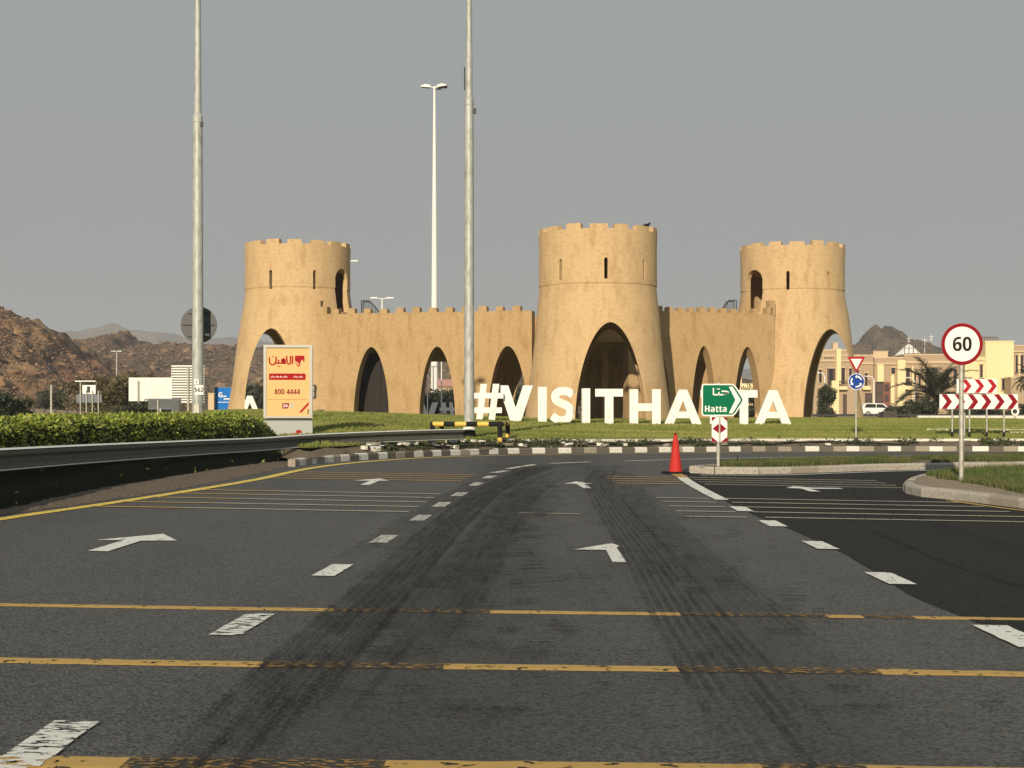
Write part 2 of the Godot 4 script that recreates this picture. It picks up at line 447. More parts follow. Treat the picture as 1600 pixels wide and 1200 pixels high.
# ---------------------------------------------------------------- scene
func _ready() -> void:
	var cam := Camera3D.new()
	cam.name = "camera"
	cam.projection = Camera3D.PROJECTION_FRUSTUM
	cam.near = 0.1; cam.far = 9000.0
	cam.size = 0.05; cam.frustum_offset = Vector2(0.0, 0.0025)
	cam.position = Vector3(0, 1.3, 0)
	add_child(cam); cam.current = true
	var sky := ProceduralSkyMaterial.new()
	sky.sky_top_color = Color(0.605, 0.645, 0.665); sky.sky_horizon_color = Color(0.605, 0.605, 0.605); sky.sky_curve = 0.25
	sky.ground_bottom_color = Color(0.35, 0.32, 0.28); sky.ground_horizon_color = Color(0.58, 0.56, 0.53)
	sky.sun_angle_max = 2.0
	var env := Environment.new()
	env.background_mode = Environment.BG_SKY
	env.sky = Sky.new(); env.sky.sky_material = sky
	env.tonemap_mode = Environment.TONE_MAPPER_LINEAR
	env.tonemap_exposure = 1.0
	env.sdfgi_enabled = true; env.ssao_enabled = true; env.ssil_enabled = true
	env.fog_enabled = true; env.fog_density = 0.0003; env.fog_light_color = Color(0.70, 0.72, 0.74)
	var we := WorldEnvironment.new()
	we.name = "environment"; we.environment = env
	add_child(we)
	var sun := DirectionalLight3D.new()
	sun.name = "sun"
	sun.light_energy = 1.6; sun.light_color = Color(1.0, 0.935, 0.825); sun.light_angular_distance = 0.5; sun.shadow_enabled = true
	add_child(sun)
	var az := deg_to_rad(12.9); var el := deg_to_rad(18.0)
	sun.look_at_from_position(Vector3(-sin(az) * cos(el), sin(el), cos(az) * cos(el)) * 50.0, Vector3.ZERO)

	rng.seed = 7
	nz.seed = 4; nz.frequency = 0.12; nz.fractal_octaves = 4
	nz2.seed = 9; nz2.frequency = 0.5; nz2.fractal_octaves = 3
	make_materials()
	build_ground()
	build_hills()
	build_kerbs()
	build_markings()
	build_fort()
	build_letters()
	build_hedge_and_rail()
	build_poles()
	build_signs()
	build_left_background()
	build_right_background()
	build_small_things()

func build_ground() -> void:
	struct(sheet(PackedFloat32Array([-3500, -1200, -500, -260, -160, -110, -80, -60, -45, -34, -26, -20, -15, -11, -8, -5, -2, 1, 4, 7, 10, 13, 16, 19, 22, 25, 28, 32, 37, 44, 54, 70, 90, 120, 170, 260, 500, 1200, 3500]),
		PackedFloat32Array([-60, -20, 0, 10, 20, 30, 36, 40, 44, 48, 52, 56, 60, 66, 72, 78, 84, 90, 95, 98, 101, 104, 108, 115, 125, 140, 165, 200, 250, 330, 600, 1500, 5000]),
		func(x, d): return at3(x, d, land(x, d) - 0.35 if d < 90.0 else land(x, d) - 0.35 * (1.0 - smoothstep(90.0, 108.0, d)))), "ground", M.sand)
	# the road, one sheet under kerbs, islands and lawn
	struct(sheet(steps(-14, 46, 0.3), steps(-8, 62, 0.25), func(x, d): return at3(x, d, rd(x, d)),
		func(p: Vector3):
			var w := 1.0 + 0.22 * nz.get_noise_2d(p.x * 6.0, p.z * 1.6) + 0.16 * nz.get_noise_2d(p.x * 0.9, p.z * 0.9)
			# the polished, rubber-stained lane
			var m := 0.2 + 0.015 * -p.z
			w *= 1.0 - 0.46 * exp(-pow((p.x - m + 0.75) / 0.8, 2)) - 0.36 * exp(-pow((p.x - m - 1.05) / 0.55, 2))
			return Color(w, w, w)), "road", M.asphalt)
	var road: Node3D = get_node("road")
	# newer, darker surfacing of the right-hand lane
	var edge := pv([3.17, -8, 3.17, 9.5, 3.11, 10.2, 3.08, 11.9, 3.41, 15.8, 3.44, 18.7, 3.38, 22.5, 3.45, 27, 3.6, 31, 3.75, 33.2, 4.4, 36, 7, 40.2, 10, 43, 16, 46, 26, 47.5])
	var fresh := sheet(PackedFloat32Array([0, 0.15, 0.4, 0.7, 1.0]), steps(-8, 47.5, 0.5), func(t, d):
		var e := 3.2
		for i in edge.size() - 1:
			if d >= edge[i].y and d <= edge[i + 1].y: e = lerpf(edge[i].x, edge[i + 1].x, (d - edge[i].y) / (edge[i + 1].y - edge[i].y))
		e += 0.03 * nz2.get_noise_1d(d * 4.0)
		var x: float = lerpf(e, 40.0, t * t)
		return at3(x, d, rd(x, d) + 0.004))
	hang(fresh, "dark_asphalt_lane", M.asphalt_new, road)
	# gravel verge left of the yellow line
	var yl := pv([-7.2, -8, -6.6, 14, -6.27, 18.8, -5.84, 21.56, -5.35, 24.7, -4.95, 28.7, -4.75, 32.5, -4.72, 35.2])
	struct(sheet(PackedFloat32Array([0, 0.02, 0.06, 0.15, 0.3, 0.6, 1.0]), steps(-8, 36.5, 0.18), func(t, d):
		var e := -6.5
		for i in yl.size() - 1:
			if d >= yl[i].y and d <= yl[i + 1].y: e = lerpf(yl[i].x, yl[i + 1].x, (d - yl[i].y) / (yl[i + 1].y - yl[i].y))
		if d > 35.2: e = -4.72
		e -= 0.30 + 0.10 * nz2.get_noise_1d(d * 3.0)
		var x: float = e - t * 4.5
		return at3(x, d, rd(x, d) + (0.005 if t < 0.01 else 0.03 + 0.05 * minf(t * 8.0, 1.0) + 0.025 * nz2.get_noise_2d(x * 4.0, d * 4.0)))), "gravel_verge", M.gravel)
	# planting bed between kerb and lawn, then the lawn up to the fort
	struct(sheet(steps(-12, 40, 0.2), PackedFloat32Array([0.12, 0.5, 0.9, 1.3, 1.75]), func(x, t):
		var d: float = lerp_list(KERB, x) + t
		return at3(x, d, land(x, d) - 0.02 + 0.06 * nz2.get_noise_2d(x * 2.0, d * 2.0))), "planting_bed", M.soil)
	var lawn_tint := func(p: Vector3):
		var s := nz.get_noise_2d(p.x * 0.5, p.z * 3.5) + 0.6 * nz.get_noise_2d(p.x * 1.5 + 40.0, p.z * 9.0)
		return Color(0.15, 0.19, 0.032).lerp(Color(0.29, 0.28, 0.08), clampf(0.35 + s * 1.1, 0, 1))
	struct(sheet(steps(-45, 62, 0.5), steps(0, 1, 0.012), func(x, t):
		var d := lerp_list(KERB, x) + 1.75
		d = lerpf(d, 100.0, t)
		return at3(x, d, land(x, d) + 0.012 + 0.02 * nz2.get_noise_2d(x, d)), lawn_tint), "lawn", M.lawn)
	struct(sheet(steps(-70, -8.4, 1.0), steps(6, 60, 1.0), func(x, d): return at3(x, d, maxf(land(x, d), rd(x, d) + 0.16) - 0.03 + 0.02 * nz2.get_noise_2d(x, d)), lawn_tint), "median_lawn", M.lawn)
	var m := tuft(6, 0.07, 0.012, 0.5)
	var xf := []; var cs := PackedColorArray()
	for i in 90000:
		var x := rng.randf_range(-14, 26)
		var k := lerp_list(KERB, x) + 1.8
		var d := k + pow(rng.randf(), 1.3) * (84.0 - k)
		var p := at3(x, d, land(x, d))
		xf.append(Transform3D(Basis(Vector3.UP, rng.randf() * TAU).scaled(Vector3.ONE * rng.randf_range(0.7, 1.5)), p))
		cs.append(shade(lawn_tint.call(p), rng.randf_range(0.9, 1.25)))
	var g := copies("lawn_grass", m, xf, cs, M.blade, self)
	tag(g, "short mown grass rising from the kerb to the fort", "grass")

func ridge(pts: PackedVector2Array, d_peak: float, d_front: float, rough: float, grain: float, called: String, seed_: int, dx: float, base: float, tones: Array, boulders := 0) -> void:
	var n := FastNoiseLite.new()
	n.seed = seed_; n.frequency = grain; n.fractal_octaves = 6; n.fractal_type = FastNoiseLite.FRACTAL_RIDGED
	var n3 := FastNoiseLite.new()
	n3.seed = seed_ + 5; n3.frequency = grain * 0.6; n3.fractal_octaves = 4
	var n4 := FastNoiseLite.new()
	n4.seed = seed_ + 8; n4.frequency = grain * 7.0; n4.fractal_octaves = 3
	var x0 := pts[0].x; var x1 := pts[pts.size() - 1].x
	var back := d_peak + (d_peak - d_front) * 0.8
	var surface := func(x, d):
		var t: float = (d - d_front) / (d_peak - d_front)
		var s := lerp_list(pts, x) - base
		var q: float = pow(clampf(t, 0, 1), 0.8) if t < 1.0 else 1.0 - 0.5 * (t - 1.0) / 0.8
		var wob := n.get_noise_2d(x, d * 1.3) * rough
		var fine := n4.get_noise_2d(x, d) * rough * 0.36
		var mid := 4.0 * q * (1.0 - q) + 0.18
		return at3(x, d, base - 1.0 + s * q + (wob * mid + fine) * minf(1.0, s * 0.12 + 0.05))
	var m := sheet(steps(x0, x1, dx), steps(d_front, back, (back - d_front) / 110.0), surface, func(p: Vector3):
			var a := clampf(0.5 + 1.4 * n3.get_noise_2d(p.x, p.z + p.y * 3.0), 0, 1)
			var b := clampf(0.5 + 1.8 * n4.get_noise_2d(p.x * 0.6, p.z * 0.6 + p.y), 0, 1)
			var c: Color = tones[0].lerp(tones[1], a)
			return c.lerp(tones[2], b * b * 0.8))
	var hill := struct(m, called, M.rock)
	if boulders == 0: return
	var b := B.new()
	b.tinted = true
	# an angular lump: a few planes with broken corners
	var rock := round_poly(pv([-1, -0.5, 0.6, -0.8, 1.1, 0.1, 0.3, 0.9, -0.7, 0.6]), 0.2, 1)
	b.prism(rock, -0.6, 0.5)
	for i in b.v.size(): b.v[i] = Vector3(b.v[i].x * (1.0 - 0.35 * b.v[i].z), b.v[i].y * (1.0 + 0.25 * b.v[i].z), b.v[i].z + 0.3 * b.v[i].x)
	var lump := ArrayMesh.new()
	var arr := []; arr.resize(Mesh.ARRAY_MAX)
	arr[Mesh.ARRAY_VERTEX] = b.v; arr[Mesh.ARRAY_COLOR] = b.c
	lump.add_surface_from_arrays(Mesh.PRIMITIVE_TRIANGLES, arr)
	var xf := []; var cs := PackedColorArray()
	for i in boulders:
		var d := rng.randf_range(d_front, d_peak)
		var x := rng.randf_range(maxf(x0, -0.40 * d), minf(x1, 0.1 * d))
		var k := rng.randf_range(0.08, 0.26) * (2.6 if rng.randf() < 0.06 else 1.0) * d_peak / 262.0
		xf.append(Transform3D(Basis.from_euler(Vector3(rng.randf() * 6, rng.randf() * 6, rng.randf() * 6)).scaled(Vector3(rng.randf_range(0.7, 1.8), rng.randf_range(0.5, 1.0), 1) * k), surface.call(x, d) + Vector3.UP * k * 0.15))
		cs.append(shade(tones[0].lerp(tones[1], rng.randf()).lerp(tones[2], rng.randf() * 0.6), rng.randf_range(0.7, 1.35)))
	copies("boulders", lump, xf, cs, M.boulder, hill)

func build_hills() -> void:
	ridge(pv([-190, 40, -150, 37, -110, 30, -100, 25.5, -87.3, 21.3, -84, 19.9, -80.8, 18.6, -78.6, 17.3, -77.3, 15.9, -75.9, 13.9, -73, 12.2, -65.5, 7.9, -59, 3.8, -50, 1.8]), 262, 190, 3.4, 0.035, "rocky_hill", 3, 0.4, 1.6,
		[Color(0.24, 0.125, 0.075), Color(0.36, 0.235, 0.125), Color(0.09, 0.06, 0.045)], 7000)
	ridge(pv([-260, 34, -180, 27, -129.5, 24.2, -124, 24.6, -113.7, 25.0, -110, 25.8, -107.6, 26.8, -104, 26.6, -102.7, 24.2, -98, 23.6, -87.5, 23.4, -75, 23.4, -66, 22.4, -42, 20.6, -17, 20.2, 17, 20.3, 35, 18.9, 52, 15.4, 64, 13.1, 79, 11.8, 93, 8.0, 120, 3, 150, 1.8]), 420, 330, 3.2, 0.022, "stony_ridge", 6, 1.3, 1.6,
		[Color(0.20, 0.125, 0.09), Color(0.26, 0.175, 0.11), Color(0.10, 0.085, 0.055)], 6000)
	ridge(pv([90, 12, 120, 24, 135, 28.3, 145, 33.8, 149, 38.9, 152, 42.6, 153.3, 43.6, 154.6, 43.0, 156, 40.8, 157.2, 43.2, 160.6, 43.0, 163.9, 40.9, 168, 38.1, 173.3, 36.6, 178.7, 34.7, 184, 32.4, 206, 28, 230, 23, 300, 14, 380, 6]), 650, 560, 3.2, 0.03, "twin_peak_hill", 12, 0.9, 2.5,
		[Color(0.13, 0.085, 0.075), Color(0.19, 0.15, 0.10), Color(0.08, 0.06, 0.055)])
	ridge(pv([-2600, 190, -1400, 180, -1000, 150, -801, 148, -758, 154, -726, 157, -682, 169, -666, 170, -650, 159, -607, 154, -588, 156, -569, 150, -541, 143, -477, 145, -411, 137, -250, 128, -60, 118, 150, 96, 400, 90, 900, 100, 1500, 120]), 2600, 2200, 12.0, 0.004, "far_mountains", 20, 12.0, 2.5,
		[Color(0.22, 0.17, 0.14), Color(0.26, 0.2, 0.15), Color(0.16, 0.12, 0.10)])

func kerb_line(parent: Node, path: PackedVector2Array, len: float, w: float, h: float, lift: float, pick: Callable, called := "kerb_stone") -> void:
	# stones with a bevelled upper edge, each its own piece; the road face lies on the path, the body to the left of the way along
	var p := resample(path, len)
	for i in p.size() - 1:
		var mt: Material = pick.call(i)
		var b := B.new()
		var gap := 0.012
		var jig := rng.randf_range(-0.012, 0.012)
		var a := p[i].lerp(p[i + 1], gap); var c := p[i + 1].lerp(p[i], gap)
		var prof := [Vector2(0, -0.15), Vector2(0, h - 0.045), Vector2(0.018, h - 0.012), Vector2(0.05, h), Vector2(w, h), Vector2(w, -0.15)]
		var rows := []
		for e in [[a, side(p, i)], [c, side(p, i + 1)]]:
			var r := PackedVector3Array()
			for q in prof:
				var g: Vector2 = e[0] - e[1] * (q.x + jig)
				r.append(at3(g.x, g.y, rd(e[0].x, e[0].y) + lift + q.y + jig * 0.5))
			rows.append(r)
		var mid: Vector3 = (rows[0][0] + rows[1][4]) / 2
		for k in prof.size() - 1:
			b.quad(rows[0][k], rows[1][k], rows[1][k + 1], rows[0][k + 1], (rows[0][k] + rows[1][k + 1]) / 2 - mid + Vector3.UP * 0.05)
		for e in 2:
			for k in range(1, prof.size() - 1): b.flat(rows[e][0], rows[e][k], rows[e][k + 1], rows[e][0] - rows[1 - e][0])
		part(b, called, mt, parent)

func island(called: String, outline: PackedVector2Array, kerb_w: float, h: float, label: String, fill: Material, grass_h: float, tint: Color, bare: Callable) -> void:
	# a kerbed traffic island; the outline runs with the road on its right
	var o := Node3D.new()
	put(o, called); o.set_meta("kind", "structure")
	var ring := outline.duplicate()
	ring.append(outline[0])
	kerb_line(o, ring, 0.9, kerb_w, h, 0.0, func(i): return M.kerb_bare if i % 7 == 3 else M.concrete)
	var inner: PackedVector2Array = Geometry2D.offset_polygon(resample(ring, 0.4), -kerb_w + 0.01)[0]
	var b := B.new()
	var t := Geometry2D.triangulate_polygon(inner)
	for i in range(0, t.size(), 3):
		var q := []
		for k in 3: q.append(at3(inner[t[i + k]].x, inner[t[i + k]].y, rd(inner[t[i + k]].x, inner[t[i + k]].y) + h - 0.02))
		b.flat(q[0], q[1], q[2], Vector3.UP)
	part(b, "soil_bed", fill, o)
	var m := tuft(7, grass_h, 0.008, 0.6)
	var box := Rect2(inner[0], Vector2.ZERO)
	for q in inner: box = box.expand(q)
	var xf := []; var cs := PackedColorArray()
	for i in int(box.size.x * box.size.y * 900.0):
		var q := Vector2(rng.randf_range(box.position.x, box.end.x), rng.randf_range(box.position.y, box.end.y))
		if xf.size() > 45000: break
		if not Geometry2D.is_point_in_polygon(q, inner) or bare.call(q): continue
		xf.append(Transform3D(Basis(Vector3.UP, rng.randf() * TAU).scaled(Vector3.ONE * rng.randf_range(0.6, 1.4)), at3(q.x, q.y, rd(q.x, q.y) + h - 0.025)))
		cs.append(shade(tint.lerp(Color(0.20, 0.17, 0.07), clampf(0.25 + 0.8 * nz.get_noise_2d(q.x * 6.0, q.y * 6.0), 0, 1)), rng.randf_range(0.5, 1.1)))
	copies("grass", m, xf, cs, M.blade, o)

func build_kerbs() -> void:
	var k := Node3D.new()
	put(k, "kerb"); k.set_meta("kind", "structure")
	var path := pv([-4.86, 34.4, -4.7, 35.6, -4.35, 37.3, -3.33, 39.9, -1.8, 43.2, 0, 46.0, 2, 47.5, 4.1, 48.9, 6.3, 50.4, 8.7, 51.8, 11.8, 52.7, 14, 52.9, 16.5, 52.7, 20, 52.0, 26, 50.0])
	kerb_line(k, path, 0.5, 0.17, 0.17, 0.0, func(i):
		if i < 7 and i % 2 == 0: return M.kerb_bare
		if i in [13, 20, 31, 38, 45]: return M.kerb_bare
		if i > 46 and i % 6 > 2: return M.kerb_white if i % 6 == 4 else M.kerb_bare
		return M.kerb_white if i % 2 == 1 else M.kerb_black)
	# white edging between bed and lawn
	var e := Node3D.new()
	put(e, "lawn_edging"); e.set_meta("kind", "structure")
	var ep := PackedVector2Array()
	for i in 60:
		var x := -0.6 + i * 0.45
		ep.append(Vector2(x, lerp_list(KERB, x) + 1.75 + 0.08 * nz2.get_noise_1d(x)))
	var rp := resample(ep, 1.0)
	for i in rp.size() - 1:
		var b := B.new()
		var a := at3(rp[i].x, rp[i].y, land(rp[i].x, rp[i].y) + 0.015); var c := at3(rp[i + 1].x, rp[i + 1].y, land(rp[i + 1].x, rp[i + 1].y) + 0.015)
		var f := (c - a).normalized()
		b.box((a + c) / 2, Vector3(0.09, 0.09, a.distance_to(c) - 0.01), Basis(f.cross(Vector3.UP).normalized() * -1.0, Vector3.UP, f).orthonormalized())
		part(b, "edging_stone", M.kerb_white, e)
	# two pale edging lines set in the lawn on the right
	for l in [pv([16.6, 61.5, 20, 60.8, 24, 59.4, 28, 57.6]), pv([18.6, 58.6, 22, 58.0, 27, 56.0])]:
		var lp := resample(l, 1.0)
		for i in lp.size() - 1:
			var b := B.new()
			var a := at3(lp[i].x, lp[i].y, land(lp[i].x, lp[i].y) + 0.02); var c := at3(lp[i + 1].x, lp[i + 1].y, land(lp[i + 1].x, lp[i + 1].y) + 0.02)
			var f := (c - a).normalized()
			b.box((a + c) / 2, Vector3(0.14, 0.10, a.distance_to(c) - 0.01), Basis(f.cross(Vector3.UP).normalized() * -1.0, Vector3.UP, f).orthonormalized())
			part(b, "edging_stone", M.kerb_white, e)
	island("splitter_island", pv([3.86, 33.5, 3.98, 33.12, 5.57, 33.40, 7.2, 34.6, 8.96, 35.84, 12.55, 37.64, 18, 39.5, 25, 41.5, 25, 44.5, 18, 42.2, 12.5, 40.4, 9.5, 38.8, 6.8, 36.9, 4.5, 34.6]), 0.16, 0.16, "", M.soil, 0.10, Color(0.075, 0.115, 0.022),
		func(q): return q.x < 4.6 or (absf(q.x - 10.2) < 1.0 and nz2.get_noise_2d(q.x * 3.0, q.y * 3.0) > -0.25))
	island("corner_island", pv([6.98, 27.2, 6.99, 26.4, 7.28, 25.75, 7.66, 24.5, 7.95, 23.4, 8.6, 21.5, 9.6, 19.0, 22, 19.0, 22, 38.6, 18, 37.4, 14, 36.2, 11.85, 35.0, 9.2, 32.5, 8.05, 30.6, 7.25, 28.4]), 0.17, 0.17, "", M.sand, 0.10, Color(0.08, 0.125, 0.022),
		func(q): return q.x < 8.35 + 0.25 * nz2.get_noise_1d(q.y * 6.0) or (q.y < 25.0 - 0.5 * (q.x - 8.3) + 0.4 * nz2.get_noise_1d(q.x * 5.0)))

# ---------------------------------------------------------------- paint on the road
func paint(poly: PackedVector2Array, lift: float, called: String, mt: Material) -> void:
	var b := B.new()
	var t := Geometry2D.triangulate_polygon(poly)
	for i in range(0, t.size(), 3):
		var q := []
		for k in 3: q.append(at3(poly[t[i + k]].x, poly[t[i + k]].y, rd(poly[t[i + k]].x, poly[t[i + k]].y) + lift))
		b.flat(q[0], q[1], q[2], Vector3.UP)
	part(b, called, mt, get_node("road"))

func stripe(path: PackedVector2Array, w: float, lift: float, called: String, mt: Material, step := 0.6) -> void:
	var p := resample(path, step)
	var b := B.new()
	for i in p.size() - 1:
		var q := []
		for e in [[i, -1.0], [i, 1.0], [i + 1, 1.0], [i + 1, -1.0]]:
			var rag := 1.0 + 0.09 * nz2.get_noise_2d(e[0] * 3.7, p[0].y * 5.0 + e[1] * 20.0)
			var g: Vector2 = p[e[0]] + side(p, e[0]) * w * 0.5 * e[1] * rag
			q.append(at3(g.x, g.y, rd(g.x, g.y) + lift))
		b.quad(q[0], q[1], q[2], q[3], Vector3.UP)
	part(b, called, mt, get_node("road"))

func build_markings() -> void:
	stripe(pv([-7.2, 4, -6.62, 14, -6.27, 18.8, -5.84, 21.56, -5.35, 24.7, -4.79, 28.72, -4.44, 33.3, -3.75, 37.0, -2.54, 40.4, -1.25, 42.7, 0.37, 44.4, 1.88, 45.7, 3.87, 47.2, 5.98, 48.6, 8.21, 50.0, 11.8, 51.2, 16.5, 51.2, 24, 49.2]), 0.20, 0.008, "edge_line", M.paint_yellow, 0.5)
	for q in [[-1.84, 6.0, -0.01], [-1.69, 9.68, 0.05], [-1.54, 13.24, 0.05], [-1.39, 16.7, 0.05], [-1.19, 20.02, 0.06], [-1.04, 22.7, 0.07], [-0.86, 25.22, 0.08], [-0.65, 28.24, 0.1], [-0.45, 30.76, 0.12], [-0.25, 33.0, 0.3]]:
		stripe(pv([q[0] - q[2] * 0.5, q[1] - 0.52, q[0] + q[2] * 0.5, q[1] + 0.52]), 0.19, 0.009, "lane_dash", M.paint_scuffed if q[1] < 11.0 or q[1] > 15.0 else M.paint_white, 0.1)
	stripe(pv([-0.1, 34.4, 0.55, 36.9]), 0.17, 0.009, "lane_dash", M.paint_white)
	stripe(pv([2.9, 39.6, 5.2, 41.6, 9.0, 44.2, 14, 46.6]), 0.14, 0.009, "lane_line", M.paint_white)
	stripe(pv([0.95, 37.6, 2.0, 38.8]), 0.15, 0.009, "lane_dash", M.paint_white)
	for q in [[3.12, 9.60, 1.0], [3.23, 13.18, 1.0], [3.33, 16.66, 1.0], [3.36, 19.86, 1.0], [3.37, 22.64, 1.0]]:
		stripe(pv([q[0], q[1] - 0.5, q[0] + 0.02, q[1] + 0.5]), 0.23, 0.012, "lane_dash", M.paint_white, 0.1)
	stripe(pv([3.38, 24.7, 3.39, 27.04, 3.45, 30.3, 3.50, 31.5]), 0.22, 0.012, "divider_line", M.paint_white)
	stripe(pv([3.50, 31.5, 3.53, 33.3]), 0.24, 0.012, "divider_line", M.paint_amber)
	# raised amber rumble bars right across the road, then the closer sets beyond
	# (where wheels have crossed them the amber has gone black)
	for q in [[10.52, 0.165, [-6.9, -1.22, 0, -0.15, 1, 1.15, 0, 2.15, 1, 2.4, 0, 2.75, 1, 7.0, 0]], [8.15, 0.185, [-7.0, -1.32, 0, -0.36, 1, 0.88, 0, 1.95, 1, 7.5, 0]], [5.78, 0.21, [-7.1, -1.45, 0, -0.48, 1, 0.95, 0, 1.35, 1, 8.2, 0]]]:
		var beg: float = q[2][0]
		for k in range(1, q[2].size(), 2):
			var b := B.new()
			var fin: float = q[2][k]
			var n := maxi(1, int((fin - beg) / 0.12))
			var h := 0.006
			var w: float = q[1] / 2
			for i in n:
				var x := lerpf(beg, fin, float(i) / n); var x2 := lerpf(beg, fin, float(i + 1) / n)
				var d: float = q[0] + 0.02 * sin(x) + 0.012 * nz2.get_noise_1d(x * 9.0); var d2: float = q[0] + 0.02 * sin(x2) + 0.012 * nz2.get_noise_1d(x2 * 9.0)
				var wa := w * (1.0 + 0.15 * nz2.get_noise_1d(x * 6.0 + 50.0)); var wb := w * (1.0 + 0.15 * nz2.get_noise_1d(x2 * 6.0 + 50.0))
				var ea := [[-wa, 0.002], [-wa + 0.03, h], [wa - 0.03, h], [wa, 0.002]]
				var eb := [[-wb, 0.002], [-wb + 0.03, h], [wb - 0.03, h], [wb, 0.002]]
				for j in 3:
					b.quad(at3(x, d + ea[j][0], rd(x, d) + ea[j][1]), at3(x2, d2 + eb[j][0], rd(x2, d2) + eb[j][1]), at3(x2, d2 + eb[j + 1][0], rd(x2, d2) + eb[j + 1][1]), at3(x, d + ea[j + 1][0], rd(x, d) + ea[j + 1][1]), Vector3.UP)
			var bar := part(b, "rumble_bar", [M.paint_amber, M.bar_rubbed][q[2][k + 1]], get_node("road"))
			if q[2][k + 1] == 1:
				var ghost: MeshInstance3D = bar.duplicate()
				ghost.material_override = M.amber_ghost; ghost.position.y += 0.003
				put(ghost, "rumble_bar", get_node("road"))
			beg = fin
	for d in [21.1, 22.15, 23.2, 24.25, 25.2]:
		var xl: float = -5.85 + (d - 21.1) * 0.17
		stripe(pv([xl, d + 0.25, xl + 1.3, d + 0.2]), 0.15, 0.009, "rumble_bar", M.paint_amber, 1.5)
		stripe(pv([xl + 1.3, d + 0.2, -1.42 + (d - 21.1) * 0.06, d + 0.02]), 0.14, 0.009, "rumble_bar", M.paint_tan, 1.5)
		stripe(pv([2.35, d - 0.15, 3.2, d - 0.17]), 0.13, 0.011, "rumble_bar", M.paint_tan, 1.5)
		stripe(pv([3.45, d - 0.17, 7.5 - (d - 21.1) * 0.05, d - 0.38]), 0.13, 0.014, "rumble_bar", M.paint_tan, 1.5)
	stripe(pv([0.1, 21.2, 0.95, 21.15]), 0.10, 0.009, "rumble_bar", M.paint_tan, 1.5)
	for d in [29.3, 30.1, 30.9, 31.7]:
		stripe(pv([-4.6 + (d - 29.3) * 0.11, d + 0.12, -0.95 + (d - 29.3) * 0.08, d - 0.1]), 0.15, 0.009, "rumble_bar", M.paint_amber, 1.5)
		stripe(pv([1.95, d - 0.1, 3.3, d - 0.12]), 0.15, 0.010, "rumble_bar", M.paint_amber, 1.5)
		stripe(pv([3.65, d - 0.12, 7.4, d - 0.5]), 0.13, 0.013, "rumble_bar", M.paint_tan, 1.5)
	# arrows
	paint(pv([-4.08, 14.78, -3.88, 14.74, -3.87, 16.02, -3.51, 16.1, -3.85, 16.95, -4.34, 16.04, -4.06, 16.06]), 0.009, "turn_arrow", M.paint_white)
	paint(pv([0.63, 15.68, 0.96, 15.70, 0.94, 14.34, 1.07, 14.35, 1.09, 16.0, 1.14, 16.2, 1.07, 16.54]), 0.009, "turn_arrow", M.paint_white)
	paint(pv([-2.72, 27.5, -2.55, 27.5, -2.5, 28.9, -2.32, 28.95, -2.55, 29.7, -2.98, 28.8, -2.66, 28.85]), 0.009, "turn_arrow", M.paint_white)
	paint(pv([1.28, 27.4, 1.42, 27.4, 1.36, 28.8, 1.52, 28.8, 1.24, 29.6, 0.98, 28.75, 1.2, 28.78]), 0.009, "turn_arrow", M.paint_white)
	paint(pv([5.3, 27.35, 5.5, 27.35, 5.45, 28.15, 6.1, 28.25, 6.1, 28.55, 5.55, 28.5, 5.3, 28.9, 5.05, 28.3, 5.3, 28.2]), 0.012, "turn_arrow", M.paint_white)
	stripe(pv([8.5, 20.6, 7.6, 23.4, 7.2, 25.32]), 0.13, 0.014, "edge_line", M.paint_amber)
	stripe(pv([4.0, 32.55, 5.6, 32.85, 7.3, 34.1, 9.0, 35.35, 12.6, 37.15, 18, 39.0]), 0.12, 0.014, "edge_line", M.paint_white)
	# tyre rubber laid down by turning and braking wheels
	var skids := [[pv([-1.08, 4, -1.10, 7.34, -1.03, 10.3, -0.94, 14, -0.79, 19, -0.43, 25.8, 0.1, 31.1, 0.9, 36, 2.4, 40]), 0.50, 7, 1.15], [pv([-0.75, 6, -0.55, 10, -0.3, 15.5, 0.0, 22, 0.45, 28, 1.2, 34]), 0.6, 9, 0.65],
		[pv([1.07, 4, 1.13, 7.5, 1.18, 9.9, 1.36, 15.8, 1.48, 23, 1.7, 30.3, 2.3, 36]), 0.55, 8, 0.55], [pv([1.6, 7, 1.7, 12, 1.85, 18, 2.0, 25, 2.3, 31]), 0.5, 8, 0.5], [pv([-1.5, 12, -1.3, 18, -0.9, 25, -0.4, 31]), 0.5, 7, 0.45],
		[pv([5.1, 4, 4.6, 9, 4.2, 12.6, 4.2, 14.8, 4.4, 18.4, 4.6, 22]), 0.10, 2, 0.75], [pv([5.8, 6, 5.3, 14, 5.5, 22, 6.0, 27, 7, 31]), 0.6, 5, 0.25]]
	for s in skids:
		var p := resample(s[0], 0.35)
		var b := B.new()
		b.tinted = true
		for k in s[2]:
			var o: float = s[1] * ((k + 0.5) / s[2] - 0.5)
			var w: float = s[1] / s[2] * rng.randf_range(0.5, 0.8)
			var beg := rng.randi_range(0, 6); var fin := p.size() - 1 - rng.randi_range(0, 10)
			var al: float = s[3] * rng.randf_range(0.6, 1.2)
			for i in range(beg, fin):
				var fade := minf(1.0, minf(i - beg, fin - i) / 8.0)
				fade *= clampf(0.75 + 0.9 * nz2.get_noise_2d(i * 0.5, k * 7.0), 0.1, 1.0)
				b.col = Color(1, 1, 1, clampf(al * fade, 0, 0.9))
				var q := []
				for e in [[i, -1.0], [i, 1.0], [i + 1, 1.0], [i + 1, -1.0]]:
					var g: Vector2 = p[e[0]] + side(p, e[0]) * (o + w * e[1] * 0.5)
					q.append(at3(g.x, g.y, rd(g.x, g.y) + 0.018 + 0.0006 * k))
				b.quad(q[0], q[1], q[2], q[3], Vector3.UP)
